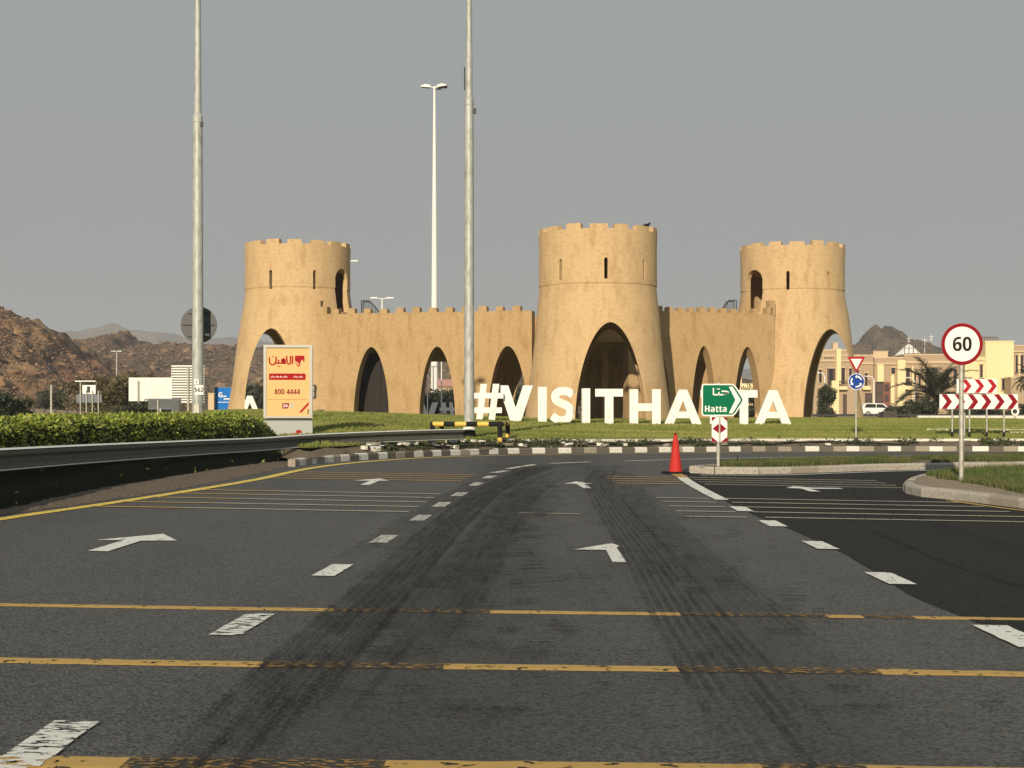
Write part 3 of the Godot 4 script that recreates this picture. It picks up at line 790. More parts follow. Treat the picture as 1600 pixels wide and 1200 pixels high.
		part(b, "tyre_mark", M.rubber, get_node("road"))
	# crosswise chatter marks left by lorries turning off the bars: too many and faint to tell apart
	var b := B.new()
	b.tinted = true
	for i in 900:
		var left := i % 3 != 0
		var d := 6.5 + 30.0 * pow(rng.randf(), 0.8)
		var x := rng.randfn(-0.45, 0.45) + d * 0.022 if left else rng.randfn(1.45, 0.38) + d * 0.017
		var w := rng.randf_range(0.05, 0.24); var l := rng.randf_range(0.03, 0.10) * (1.0 + d * 0.03)
		b.col = Color(1, 1, 1, rng.randf_range(0.3, 0.85))
		var q := []
		for e in [[-1, -1], [1, -1], [1, 1], [-1, 1]]:
			var gx: float = x + e[0] * w / 2 + e[1] * 0.02; var gd: float = d + e[1] * l / 2
			q.append(at3(gx, gd, rd(gx, gd) + 0.0255 + 0.000012 * i))
		b.quad(q[0], q[1], q[2], q[3], Vector3.UP)
	part(b, "rubber_scuffs", M.rubber, get_node("road")).set_meta("kind", "stuff")

# ---------------------------------------------------------------- the fort
func arch_poly(cx: float, hw: float, apex: float, base: float, below: float) -> PackedVector2Array:
	var l := PackedVector2Array(); var r := PackedVector2Array()
	for i in 17:
		var t := pow(i / 16.0, 1.6)
		var w := hw * pow(1.0 - pow(1.0 - t, 1.8), 0.55)
		var y := lerpf(apex, base, t)
		if i > 0: l.append(Vector2(cx - w, y))
		r.append(Vector2(cx + w if i > 0 else cx, y))
	l.append(Vector2(cx - hw, base - below)); r.append(Vector2(cx + hw, base - below))
	l.reverse()
	l.append_array(r)
	return l          # from the left foot over the apex to the right foot

func cut(csg: CSGShape3D, poly: PackedVector2Array, depth: float, at: Vector3, turn: float, called := "cut", mt: Material = null) -> CSGPolygon3D:
	var a := CSGPolygon3D.new()
	a.name = called
	a.polygon = poly; a.depth = depth; a.position = at; a.rotation.y = turn
	a.operation = CSGShape3D.OPERATION_SUBTRACTION; a.smooth_faces = false
	a.material = mt if mt else M.plaster
	csg.add_child(a, true)
	return a

func spin(csg: CSGShape3D, poly: PackedVector2Array, add: bool) -> void:
	var p := CSGPolygon3D.new()
	p.name = "body" if add else "hollow"
	p.polygon = poly; p.mode = CSGPolygon3D.MODE_SPIN; p.spin_sides = 128; p.smooth_faces = false; p.material = M.plaster
	p.operation = CSGShape3D.OPERATION_UNION if add else CSGShape3D.OPERATION_SUBTRACTION
	csg.add_child(p, true)

func tower(fort: Node3D, x: float, d: float, base: float, top: float, prof: Array, tunnel: Array, slits: Array, door: Array, seed_: int) -> void:
	var c := CSGCombiner3D.new()
	c.position = at3(x, d, 0)
	put(c, "tower", fort)
	var outer := PackedVector2Array([Vector2(0, base - 0.8), Vector2(prof[0][1], base - 0.8)])
	var s := PackedVector2Array()
	for q in prof: s.append(Vector2(q[1], q[0]))
	for q in resample(s, 0.35): outer.append(q)
	var rt: float = prof[prof.size() - 1][1]
	outer.append_array([Vector2(rt + 0.035, prof[prof.size() - 1][0] + 0.06), Vector2(rt + 0.02, top - 0.9), Vector2(rt + 0.05, top), Vector2(rt - 0.33, top), Vector2(rt - 0.33, top - 1.0), Vector2(0, top - 1.0)])
	spin(c, outer, true)
	var rb: float = prof[0][1] - 0.75
	spin(c, PackedVector2Array([Vector2(0, base - 1.0), Vector2(rb, base - 1.0), Vector2(rb, base), Vector2(rt - 0.5, 6.6), Vector2(rt - 0.9, 7.25), Vector2(0, 7.35)]), false)
	spin(c, PackedVector2Array([Vector2(0, 7.75), Vector2(rt - 0.26, 7.75), Vector2(rt - 0.26, top - 1.4), Vector2(0, top - 1.4)]), false)
	cut(c, arch_poly(0, tunnel[0], tunnel[1], base - 0.1, 1.2), 12.0, tunnel[2], tunnel[3])
	if tunnel.size() > 4: cut(c, arch_poly(0, tunnel[4][0], tunnel[4][1], base - 0.1, 1.2), 9.0, tunnel[4][2], tunnel[4][3])
	for q in slits:
		var o := Vector3(sin(q), 0, cos(q)) * 4.2
		cut(c, pv([-0.085, top - 2.48, 0.085, top - 2.48, 0.095, top - 1.54, 0.05, top - 1.44, -0.05, top - 1.44, -0.095, top - 1.54]), 2.2, o, q)
	if door.size():
		var o := Vector3(sin(door[0]), 0, cos(door[0])) * 4.2
		var hw: float = door[1]
		cut(c, pv([-hw, 7.45, hw, 7.45, hw, 9.35, hw * 0.8, 9.65, hw * 0.4, 9.83, 0, 9.88, -hw * 0.4, 9.83, -hw * 0.8, 9.65, -hw, 9.35]), 2.6, o, door[0])
	# worn merlons on the parapet
	var r := RandomNumberGenerator.new()
	r.seed = seed_
	var k := 15
	for i in k:
		var b := B.new()
		var a0 := TAU * (i + r.randf_range(-0.06, 0.06)) / k + seed_ * 0.13
		var a1 := a0 + TAU / k * r.randf_range(0.56, 0.7)
		var h := r.randf_range(0.19, 0.27)
		for j in 4:
			var p0 := lerpf(a0, a1, j / 4.0); var p1 := lerpf(a0, a1, (j + 1) / 4.0)
			var ro := rt + 0.048; var ri := rt - 0.32
			var e0 := Vector3(sin(p0), 0, cos(p0)); var e1 := Vector3(sin(p1), 0, cos(p1))
			var lo := Vector3.UP * (top - 0.01); var hi := Vector3.UP * (top + h)
			b.tri(e0 * ro + lo, e1 * ro + lo, e1 * ro + hi, e0, e1, e1); b.tri(e0 * ro + lo, e1 * ro + hi, e0 * ro + hi, e0, e1, e0)
			b.quad(e0 * ri + lo, e1 * ri + lo, e1 * ri + hi, e0 * ri + hi, -e0)
			b.quad(e0 * ri + hi, e1 * ri + hi, e1 * ro + hi, e0 * ro + hi, Vector3.UP)
			if j == 0: b.quad(e0 * ri + lo, e0 * ro + lo, e0 * ro + hi, e0 * ri + hi, e0 - e1)
			if j == 3: b.quad(e1 * ri + lo, e1 * ro + lo, e1 * ro + hi, e1 * ri + hi, e1 - e0)
		part(b, "merlon", M.plaster, c)

func wall_run(fort: Node3D, called: String, from: Vector3, to: Vector3, top: float, arches: Array, thick: float, merlons: Array, steps_: Array) -> void:
	var l := Vector2(from.x, from.z).distance_to(Vector2(to.x, to.z))
	var e := (to - from); e.y = 0; e = e.normalized()
	var xf := Transform3D(Basis(e, Vector3.UP, Vector3(-e.z, 0, e.x)), Vector3(from.x, 0, from.z))
	var o := Node3D.new()
	o.transform = xf
	put(o, called, fort)
	var poly := PackedVector2Array([Vector2(0, 0.4)])
	for a in arches: poly.append_array(arch_poly(a[0], a[1], a[2], a[3], a[3] - 0.4))
	poly.append(Vector2(l, 0.4))
	# a hand-trowelled, slightly wavy top
	var n := 24
	for i in n + 1:
		var s := l * (1.0 - float(i) / n)
		poly.append(Vector2(s, top + 0.02 * sin(s * 3.1) + 0.015 * sin(s * 7.7)))
	var b := B.new()
	b.prism(poly, -thick, 0)
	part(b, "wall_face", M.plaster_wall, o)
	for m in merlons:
		var q := B.new()
		var w: float = m[1]; var h: float = m[2]
		q.prism(pv([m[0] - w / 2, top - 0.05, m[0] + w / 2, top - 0.05, m[0] + w / 2 * 0.94, top + h * 0.9, m[0] + w / 2 * 0.8, top + h, m[0] - w / 2 * 0.85, top + h, m[0] - w / 2 * 0.96, top + h * 0.88]), -0.42, 0.012)
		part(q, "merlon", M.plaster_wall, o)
	for m in steps_:
		var q := B.new()
		q.prism(rect(m[0], top - 0.05, m[1], top + m[2]), -0.5, 0.015)
		part(q, "stepped_parapet", M.plaster_wall, o)

func build_fort() -> void:
	var f := thing("fort", "ochre mud-plaster fort gateway with three flared round towers and crenellated arcaded walls", "fort", at3(2, 82, 1.4))
	var inv := Node3D.new()
	f.position = Vector3.ZERO
	tower(f, -12.13, 87, 1.85, 11.10, [[1.85, 3.95], [3.4, 3.68], [5.3, 3.44], [7.1, 3.17], [8.0, 3.02], [8.7, 2.93]], [1.42, 6.45, Vector3(-0.98, 0, 3.3) + Vector3(sin(0.22), 0, cos(0.22)) * 2.0, 0.22], [deg_to_rad(-22), deg_to_rad(26)], [deg_to_rad(64), 0.62], 3)
	tower(f, 4.36, 78, 1.42, 10.80, [[1.42, 3.72], [3.2, 3.48], [4.6, 3.3], [6.5, 3.13], [7.4, 3.03], [8.1, 2.96]], [1.72, 6.2, Vector3(0.3, 0, 5.5), -0.06], [deg_to_rad(-41), deg_to_rad(4.5), deg_to_rad(47)], [], 5)
	tower(f, 16.06, 88, 1.55, 11.14, [[1.55, 4.02], [3.2, 3.72], [5.0, 3.45], [7.2, 3.18], [8.0, 3.03], [8.7, 2.92]], [1.40, 6.48, Vector3(1.44, 0, 3.5) + Vector3(sin(-0.26), 0, cos(-0.26)) * 2.0, -0.26, [0.85, 5.5, Vector3(-2.75, 0, 3.0), -0.152]], [deg_to_rad(-15), deg_to_rad(32)], [deg_to_rad(-57), 0.66], 8)
	var ml := []
	for i in 12: ml.append([0.95 + 0.93 * i, 0.44 + 0.03 * sin(i * 2.3), 0.26 + 0.03 * sin(i * 1.7)])
	wall_run(f, "left_curtain_wall", at3(-10.6, 84.15, 0), at3(1.05, 81.2, 0), 7.23, [[3.05, 1.0, 5.4, 1.75], [6.79, 1.0, 5.38, 1.6], [10.7, 1.08, 5.36, 1.5]], 0.7, ml, [[-0.2, 0.12, 0.75], [0.12, 0.5, 0.4]])
	var mr := []
	for i in 12: mr.append([0.55 + 0.64 * i, 0.36 + 0.03 * sin(i * 3.3), 0.25 + 0.03 * sin(i * 1.2)])
	wall_run(f, "right_curtain_wall", at3(6.2, 81.8, 0), at3(14.5, 84.8, 0), 7.28, [[1.66, 0.82, 5.4, 1.45], [4.48, 0.74, 5.45, 1.5], [7.14, 0.84, 5.45, 1.5]], 0.7, mr, [[8.35, 8.7, 0.35], [8.55, 8.85, 0.75]])
	wall_run(f, "rear_curtain_wall", at3(-8.7, 86, 0), at3(12.5, 86, 0), 7.2, [[4.5, 2.05, 5.4, 1.5], [10.74, 2.05, 5.4, 1.45], [16.94, 2.05, 5.4, 1.45]], 0.6, [], [])
	# the walkway between the walls: a level deck over a vault that falls to the rear wall
	var b := B.new()
	for q in [[-9.4, 84.48, 1.05, 81.85, 1.05, 86.05, -8.7, 86.05], [1.05, 81.9, 6.2, 82.0, 6.2, 86.05, 1.05, 86.05], [6.2, 82.42, 12.9, 84.85, 12.4, 86.05, 6.2, 86.05]]:
		var lo := []; var hi := []
		for k in 4:
			lo.append(at3(q[k * 2], q[k * 2 + 1], 5.6 if k < 2 else 4.7)); hi.append(at3(q[k * 2], q[k * 2 + 1], 6.55))
		b.quad(lo[0], lo[1], lo[2], lo[3], Vector3.DOWN); b.quad(hi[0], hi[1], hi[2], hi[3], Vector3.UP)
		for k in 4: b.quad(lo[k], lo[(k + 1) % 4], hi[(k + 1) % 4], hi[k], (lo[k] + lo[(k + 1) % 4]) / 2 - (lo[0] + lo[2]) / 2)
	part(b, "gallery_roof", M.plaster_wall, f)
	b = B.new()
	var shade_screen := Node3D.new()  # added dark screen behind the first left arch, makes the opening look black
	put(shade_screen, "added_shade_screen", f)
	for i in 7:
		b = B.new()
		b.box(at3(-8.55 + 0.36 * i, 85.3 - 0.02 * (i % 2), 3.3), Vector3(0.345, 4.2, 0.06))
		part(b, "screen_board", M.arch_shade, shade_screen)
	b = B.new()
	b.box(at3(5.08, 84.0, 3.4), Vector3(0.32, 4.2, 0.32))
	part(b, "pillar", M.plaster, f)
	# iron stair rails up to the tower doors
	for s in [[-8.35, -6.95, 85.2, 8.05, 1.0], [12.5, 11.45, 85.6, 8.1, -1.0]]:
		var x0: float = s[0]; var x1: float = s[1]; var d: float = s[2]; var y: float = s[3]
		var xm: float = x0 + 0.42 * s[4]
		for off in [0.0, 0.9]:
			b = B.new()
			b.tube(PackedVector3Array([at3(x0, d + off, 6.6), at3(x0, d + off, y), at3(xm, d + off, y), at3(x1, d + off, 7.0)]), 0.03, 6)
			for i in 9:
				var x := lerpf(x0, x1, i / 9.0)
				var yt := y if (x - xm) * s[4] < 0 else lerpf(y, 7.0, (x - xm) / (x1 - xm))
				b.cyl(at3(x, d + off, 6.55), at3(x, d + off, yt), 0.014, 0.014, 5)
			part(b, "stair_railing", M.iron, f)
	# a grilled window and a low vent beside the left arch
	var w := Node3D.new()
	w.position = at3(-10.98, 83.36, 2.98); w.rotation.y = 0.3
	put(w, "grille_window", f)
	b = B.new(); b.box(Vector3.ZERO, Vector3(0.62, 0.74, 0.10)); part(b, "frame", M.iron, w)
	for i in 4:
		b = B.new(); b.box(Vector3(-0.13 + 0.26 * (i % 2), -0.16 + 0.32 * (i / 2), 0.06), Vector3(0.22, 0.28, 0.03)); part(b, "pane", M.galvanised, w)
	b = B.new(); b.box(at3(-10.35, 83.2, 1.92), Vector3(0.36, 0.14, 0.2)); part(b, "vent", M.iron, f)
	inv.free()

# ---------------------------------------------------------------- the big white letters
func solid(polys: Array, holes: Array, depth: float, mt: Material) -> CSGCombiner3D:
	var c := CSGCombiner3D.new()
	for k in 2:
		for p in [polys, holes][k]:
			var g := CSGPolygon3D.new()
			g.name = ["stroke", "hole"][k]
			g.polygon = p; g.depth = depth if k == 0 else depth * 3.0; g.position.z = depth / 2 if k == 0 else depth * 1.5
			g.material = mt; g.smooth_faces = false
			g.operation = CSGShape3D.OPERATION_UNION if k == 0 else CSGShape3D.OPERATION_SUBTRACTION
			c.add_child(g, true)
	return c

func glyph(ch: String) -> Array:
	match ch:
		"#":
			return [[pv([0.17, 0, 0.34, 0, 0.46, 1, 0.29, 1]), pv([0.50, 0, 0.67, 0, 0.79, 1, 0.62, 1]), rect(0.06, 0.22, 0.86, 0.37), rect(0.10, 0.61, 0.90, 0.76)], []]
		"V": return [[pv([0, 1, 0.27, 1, 0.47, 0.40, 0.67, 1, 0.93, 1, 0.60, 0, 0.34, 0])], []]
		"I": return [[rect(0, 0, 0.235, 1)], []]
		"T": return [[pv([0, 1, 0, 0.79, 0.26, 0.79, 0.26, 0, 0.495, 0, 0.495, 0.79, 0.755, 0.79, 0.755, 1])], []]
		"H": return [[pv([0, 0, 0.235, 0, 0.235, 0.40, 0.62, 0.40, 0.62, 0, 0.855, 0, 0.855, 1, 0.62, 1, 0.62, 0.61, 0.235, 0.61, 0.235, 1, 0, 1])], []]
		"A": return [[pv([0, 0, 0.25, 0, 0.335, 0.21, 0.715, 0.21, 0.80, 0, 1.06, 0, 0.645, 1, 0.415, 1])], [pv([0.405, 0.39, 0.645, 0.39, 0.525, 0.70])]]
	var s := resample(pv([0.60, 0.79, 0.52, 0.86, 0.42, 0.895, 0.31, 0.90, 0.20, 0.87, 0.135, 0.80, 0.13, 0.71, 0.18, 0.625, 0.32, 0.56, 0.45, 0.50, 0.525, 0.42, 0.54, 0.30, 0.49, 0.18, 0.40, 0.115, 0.30, 0.10, 0.19, 0.125, 0.04, 0.225]), 0.03)
	return [[strokes([s], 0.215, true)[0]], []]

func build_letters() -> void:
	var words := [["#", 734, "hash sign, first of the row beside the tall pole"], ["V", 778.5, "letter V next to the hash sign"], ["I", 840.5, "letter I between the V and the S"], ["S", 860, "curved letter S in front of the middle tower's left leg"], ["I", 908.5, "letter I between the S and the T"], ["T", 930, "letter T standing in the middle tower's arch"], ["H", 983.5, "letter H at the right foot of the middle tower's arch"], ["A", 1037, "letter A left of the green direction sign"], ["T", 1094.5, "letter T half hidden behind the green direction sign"], ["T", 1141, "letter T just right of the green direction sign"], ["A", 1178, "letter A at the right end of the row"]]
	var kinds := {"#": "hash_letter", "V": "letter_v", "I": "letter_i", "S": "letter_s", "T": "letter_t", "H": "letter_h", "A": "letter_a"}
	for w in words:
		var d: float = 64.6 + (w[1] - 734.0) * 0.0077
		var x: float = (w[1] - 800.0) / 2400.0 * d
		var h := 1.57
		var g := glyph(w[0])
		var c := solid(g[0].map(func(p): return scaled(p, h, h)), g[1].map(func(p): return scaled(p, h, h)), 0.22, M.letter_white)
		c.position = at3(x, d, land(x + 0.4, d) - 0.03)
		put(c, kinds[w[0]])
		tag(c, "large white standing " + w[2], "letter", "white letters spelling a slogan on the lawn")
	# the same slogan again behind the fort, seen from its back
	for w in [["A", 409, "white letter A behind the fort's left leg, seen beside the lit poster"], ["V", 684.5, "white letter V behind the fort, left one seen through the second wall arch"], ["#", 717, "white hash sign behind the fort, seen through the second wall arch"]]:
		var d := 112.0 if w[0] != "A" else 108.0
		var x: float = (w[1] - 800.0) / 2400.0 * d
		var h := 1.57
		var g := glyph(w[0])
		var c := solid(g[0].map(func(p): return scaled(p, h, h)), g[1].map(func(p): return scaled(p, h, h)), 0.22, M.letter_white)
		c.position = at3(x, d, land(x, d) - 0.03 + (0.45 if w[0] == "A" else 0.0)); c.rotation.y = PI
		put(c, kinds[w[0]])
		tag(c, w[2], "letter", "white letters standing behind the fort")

# ---------------------------------------------------------------- hedge, guard rail
func build_hedge_and_rail() -> void:
	var path := resample(pv([-7.5, 8, -7.15, 15, -6.95, 20.7, -6.88, 23.5, -6.68, 26.8, -6.25, 31.6, -5.85, 35.5, -5.72, 37.0, -5.66, 38.4]), 0.5)
	var h := thing("hedge", "long clipped green hedge behind the guard rail on the left", "hedge", Vector3.ZERO)
	# cross-section from the road side over the rounded top to the back
	var core := B.new()
	var ring := func(i: int) -> PackedVector3Array:
		var p := path[i]; var s := side(path, i)
		var end := float(path.size() - 1 - i) * 0.5
		var k := sqrt(clampf(end / 2.2, 0.0, 1.0))
		var wob := 1.0 + 0.07 * nz.get_noise_1d(p.y * 3.0)
		var g := rd(p.x, p.y) + 0.05
		var top := 1.08 * wob * (0.42 + 0.58 * k)
		var o := PackedVector3Array()
		for q in [[0.36, 0.0], [0.26, 0.14], [0.04, 0.27], [-0.20, 0.42], [-0.36, 0.90], [-0.75, 0.99], [-1.1, 1.0], [-1.6, 0.97], [-2.1, 0.8], [-2.4, 0.4], [-2.4, 0.0]]:
			var e: Vector2 = p + s * (q[0] * (0.5 + 0.5 * k))
			o.append(at3(e.x, e.y, g + top * q[1]))
		return o
	var rows := []
	for i in path.size(): rows.append(ring.call(i))
	for i in path.size() - 1:
		var mid: Vector3 = (rows[i][0] + rows[i + 1][10]) / 2
		for k in 10: core.quad(rows[i][k], rows[i + 1][k], rows[i + 1][k + 1], rows[i][k + 1], (rows[i][k] + rows[i + 1][k + 1]) / 2 - mid)
	var last: PackedVector3Array = rows[path.size() - 1]
	for k in range(1, 10): core.flat(last[0], last[k], last[k + 1], Vector3(0, 0, -1))
	part(core, "shade_core", M.hedge_shade, h)  # almost leafless at the foot and bulged there; its black paints in the shade
	var lm := leaf_mesh(0.085, 0.05, 3)
	var xf := []; var cs := PackedColorArray()
	for i in 52000:
		var t := rng.randi_range(0, path.size() - 2)
		var k := rng.randi_range(0, 8)
		if k < 3 and rng.randf() < 0.997: continue
		var a := rng.randf(); var b := rng.randf()
		var p: Vector3 = rows[t][k].lerp(rows[t + 1][k], a).lerp(rows[t][k + 1].lerp(rows[t + 1][k + 1], a), b)
		var nn: Vector3 = (rows[t][k + 1] - rows[t][k]).cross(rows[t + 1][k] - rows[t][k]).normalized()
		if nn.y < 0: nn = -nn
		p += nn * (rng.randf_range(-0.05, 0.045) + 0.03 * nz2.get_noise_2d(p.x * 5.0, p.z * 5.0))
		xf.append(Transform3D(Basis.from_euler(Vector3(rng.randf_range(-0.7, 0.7), rng.randf() * TAU, rng.randf_range(-0.7, 0.7))).scaled(Vector3.ONE * rng.randf_range(0.6, 1.25)), p))
		var tone := Color(0.20, 0.27, 0.035).lerp(Color(0.44, 0.47, 0.075), clampf(rng.randf() * 0.7 + 0.5 * nz2.get_noise_2d(p.x * 3.0, p.z * 3.0), 0, 1))
		cs.append(shade(tone, rng.randf_range(0.45, 1.1)))
	# the rounded end facing along the road
	copies("leaves", lm, xf, cs, M.leaf, h)
	# the steel rail on posts
	var r := thing("guard_rail", "corrugated steel guard rail running along the hedge towards the island", "guard rail", Vector3.ZERO)
	var rp := resample(pv([-7.45, 8, -7.1, 15, -6.9, 20.7, -6.83, 23.5, -6.63, 26.8, -6.2, 31.6, -5.6, 36.0, -4.98, 38.4, -4.15, 40.1, -2.85, 42.2, -1.44, 44.5]), 0.4)
	var b := B.new()
	var prof := [Vector2(0.0, -0.155), Vector2(0.02, -0.15), Vector2(0.075, -0.115), Vector2(0.075, -0.075), Vector2(0.012, -0.03), Vector2(0.012, 0.03), Vector2(0.075, 0.075), Vector2(0.075, 0.115), Vector2(0.02, 0.15), Vector2(0.0, 0.155)]
	var top := func(p: Vector2) -> float: return (0.94 if p.y < 34 else 0.94 + 0.16 * smoothstep(34.0, 45.0, p.y)) - 0.155
	for i in rp.size() - 1:
		for k in prof.size() - 1:
			var q := []
			for e in [[i, k], [i + 1, k], [i + 1, k + 1], [i, k + 1]]:
				var g: Vector2 = rp[e[0]] + side(rp, e[0]) * prof[e[1]].x
				q.append(at3(g.x, g.y, top.call(rp[e[0]]) + prof[e[1]].y))
			var s := side(rp, i)
			b.quad(q[0], q[1], q[2], q[3], Vector3(s.x, 0.001, -s.y))
	part(b, "rail", M.rail_steel, r)
	# folded lips along both edges, their pale colour painting in a sunlit glint
	for lip in [[0.155, "upper_lip"], [-0.118, "lower_lip"]]:
		b = B.new()
		for i in rp.size() - 1:
			var q := []
			for e in [[i, 0.0, 0.012], [i + 1, 0.0, 0.012], [i + 1, 0.075, -0.012], [i, 0.075, -0.012]]:
				var g: Vector2 = rp[e[0]] + side(rp, e[0]) * (e[1] + (0.03 if lip[0] < 0 else -0.01))
				q.append(at3(g.x, g.y, top.call(rp[e[0]]) + lip[0] + e[2]))
			b.quad(q[0], q[1], q[2], q[3], Vector3.UP)
		part(b, lip[1], M.rail_lit_edge, r)
	var i := 2
	while i < rp.size():
		b = B.new()
		var p := rp[i] - side(rp, i) * (0.09 if rp[i].y > 36.5 else 0.3)
		var g := land(p.x, p.y) - 0.3
		var t: float = top.call(rp[i])
		b.box(at3(p.x, p.y, (g + t + 0.1) / 2), Vector3(0.06, t + 0.1 - g, 0.14))
		b.box(at3(rp[i].x, rp[i].y, t) - Vector3(side(rp, i).x * 0.07, 0, -side(rp, i).y * 0.07), Vector3(0.08, 0.16, 0.08))
		part(b, "post", M.rail_steel, r)
		i += 5

# ---------------------------------------------------------------- poles
func pole_head(o: Node3D, y: float, reach: float, turns: Array, mt: Material) -> void:
	for a in turns:
		var b := B.new()
		var q := Basis(Vector3.UP, a)
		b.cyl(Vector3(0, y, 0), Vector3(0, y + 0.12, 0) + q * Vector3(reach * 0.5, 0, 0), 0.05, 0.04, 8)
		b.prism(PackedVector2Array([Vector2(reach * 0.3, 0), Vector2(reach * 1.05, 0.08), Vector2(reach * 1.05, 0.16), Vector2(reach * 0.7, 0.26), Vector2(reach * 0.3, 0.18)]), -0.19, 0.19, Transform3D(q, Vector3(0, y, 0)))
		var h := part(b, "lamp_head", mt, o)
		b = B.new()
		b.box(Vector3(0, y + 0.035, 0) + q * Vector3(reach * 0.7, 0, 0), Vector3(reach * 0.6, 0.05, 0.32), q * Basis(Vector3(0, 0, 1), 0.1))
		part(b, "lamp_glass", M.iron, h)

func build_poles() -> void:
	var g := "tall tapered steel lamp poles"
	var left := thing("lamp_post", "tall grey lamp pole with a white number plate rising from the hedge", "lamp post", at3(-9.82, 48, 0.45), 0, g)
	var b := B.new()
	b.lathe(PackedVector2Array([Vector2(0.19, 0), Vector2(0.178, 3), Vector2(0.150, 10.2), Vector2(0.160, 10.24), Vector2(0.160, 10.4), Vector2(0.118, 10.5), Vector2(0.09, 14.4), Vector2(0, 14.4)]), 12)
	part(b, "pole", M.mast_steel, left)
	b = B.new(); b.box(Vector3(0.14, 10.15, 0.08), Vector3(0.08, 0.14, 0.1)); part(b, "clamp", M.iron, left)
	b = B.new(); b.box(Vector3(0.0, 1.05, 0.17), Vector3(0.16, 0.7, 0.05)); part(b, "hatch", M.galvanised, left)
	b = B.new(); b.box(Vector3(0.08, 1.86, 0.188), Vector3(0.26, 0.30, 0.012)); var pl := part(b, "number_plate", M.white, left)
	text("562", 0.13, Vector3(0.08, 1.86, 0.197), M.black, pl, "lettering", true, 0.95)
	b = B.new(); b.box(Vector3(0.0, 2.12, 0.188), Vector3(0.14, 0.16, 0.012)); pl = part(b, "letter_plate", M.white, left)
	text("E", 0.07, Vector3(0.0, 2.12, 0.197), M.black, pl)
	b = B.new(); b.cyl(Vector3(0.0, 1.3, 0.15), Vector3(0.0, 1.3, 0.19), 0.035, 0.035, 8); part(b, "bolt", M.iron, left)
	b = B.new(); b.cyl(Vector3(0, 0.30, 0), Vector3(0, 0.36, 0), 0.2, 0.2, 12); part(b, "band", M.iron, left)
	pole_head(left, 14.25, 0.6, [0.0, PI], M.mast_steel)
	var mid := thing("lamp_post", "tall grey lamp pole behind the black and yellow barrier, beside the hash sign", "lamp post", at3(-1.33, 47.6, 0.70), 0, g)
	b = B.new()
	b.lathe(PackedVector2Array([Vector2(0.165, 0.45), Vector2(0.165, 1.3), Vector2(0.158, 1.32), Vector2(0.138, 10.4), Vector2(0.148, 10.45), Vector2(0.148, 10.6), Vector2(0.11, 10.7), Vector2(0.085, 13.85), Vector2(0, 13.85)]), 12)
	part(b, "pole", M.mast_steel, mid)
	b = B.new(); b.lathe(PackedVector2Array([Vector2(0.20, 0), Vector2(0.20, 0.36), Vector2(0, 0.36)]), 16); part(b, "black_sleeve", M.black, mid)
	b = B.new(); b.lathe(PackedVector2Array([Vector2(0.2, 0.36), Vector2(0.2, 0.45), Vector2(0, 0.46)]), 16); part(b, "white_band", M.white, mid)
	b = B.new(); b.box(Vector3(0.17, 10.25, 0), Vector3(0.1, 0.16, 0.1)); part(b, "clamp", M.iron, mid)
	b = B.new(); b.cyl(Vector3(-0.14, 10.9, 0.02), Vector3(-0.14, 11.6, 0.02), 0.02, 0.02, 6); part(b, "conduit", M.iron, mid)
	pole_head(mid, 13.74, 0.6, [0.0, PI], M.mast_steel)
	for i in 9:
		b = B.new(); b.ball(at3(-1.33 + 0.32 * sin(i * 2.2), 47.4 - 0.06 * i, 0.70), Vector3(0.09, 0.06, 0.07) * rng.randf_range(0.6, 1.2), 7, 5)
		part(b, "stone", M.rock_small, mid).position -= mid.position
	# the black and yellow pipe barrier round its foot
	var bar := thing("pipe_barrier", "black and yellow striped pipe barrier around the foot of the pole", "barrier", Vector3.ZERO)
	var path := [at3(-2.22, 48.5, 1.25), at3(-2.42, 46.7, 1.25), at3(-0.37, 46.7, 1.25), at3(-0.14, 48.5, 1.26)]
	var r := 0.075
	for s in 3:
		var n: int = [4, 6, 4][s]
		for k in n:
			b = B.new()
			b.cyl(path[s].lerp(path[s + 1], float(k) / n), path[s].lerp(path[s + 1], float(k + 1) / n), r, r, 12, false)
			part(b, "black_band" if (k + s) % 2 == 0 else "yellow_band", M.black if (k + s) % 2 == 0 else M.guard_yellow, bar)
	for k in 4:
		var p: Vector3 = path[k]
		var low := land(p.x, -p.z) - 0.1
		b = B.new()
		b.cyl(Vector3(p.x, low, p.z), Vector3(p.x, low + 0.28, p.z), r, r, 12)
		part(b, "yellow_foot", M.guard_yellow, bar)
		b = B.new()
		b.cyl(Vector3(p.x, low + 0.28, p.z), p, r, r, 12); b.ball(p, Vector3.ONE * r * 1.02, 12, 8)
		part(b, "post", M.black, bar)
	# the high mast behind the fort
	var mast := thing("high_mast", "slender white high mast with a cluster of floodlights behind the fort", "high mast", at3(-6.06, 120, 1.2))
	b = B.new()
	b.lathe(PackedVector2Array([Vector2(0.30, 0), Vector2(0.25, 8), Vector2(0.17, 18), Vector2(0.085, 26.3), Vector2(0, 26.3)]), 12)
	part(b, "pole", M.letter_white, mast)
	pole_head(mast, 26.25, 1.0, [0.25, PI - 0.12, 1.2, -0.3], M.white)
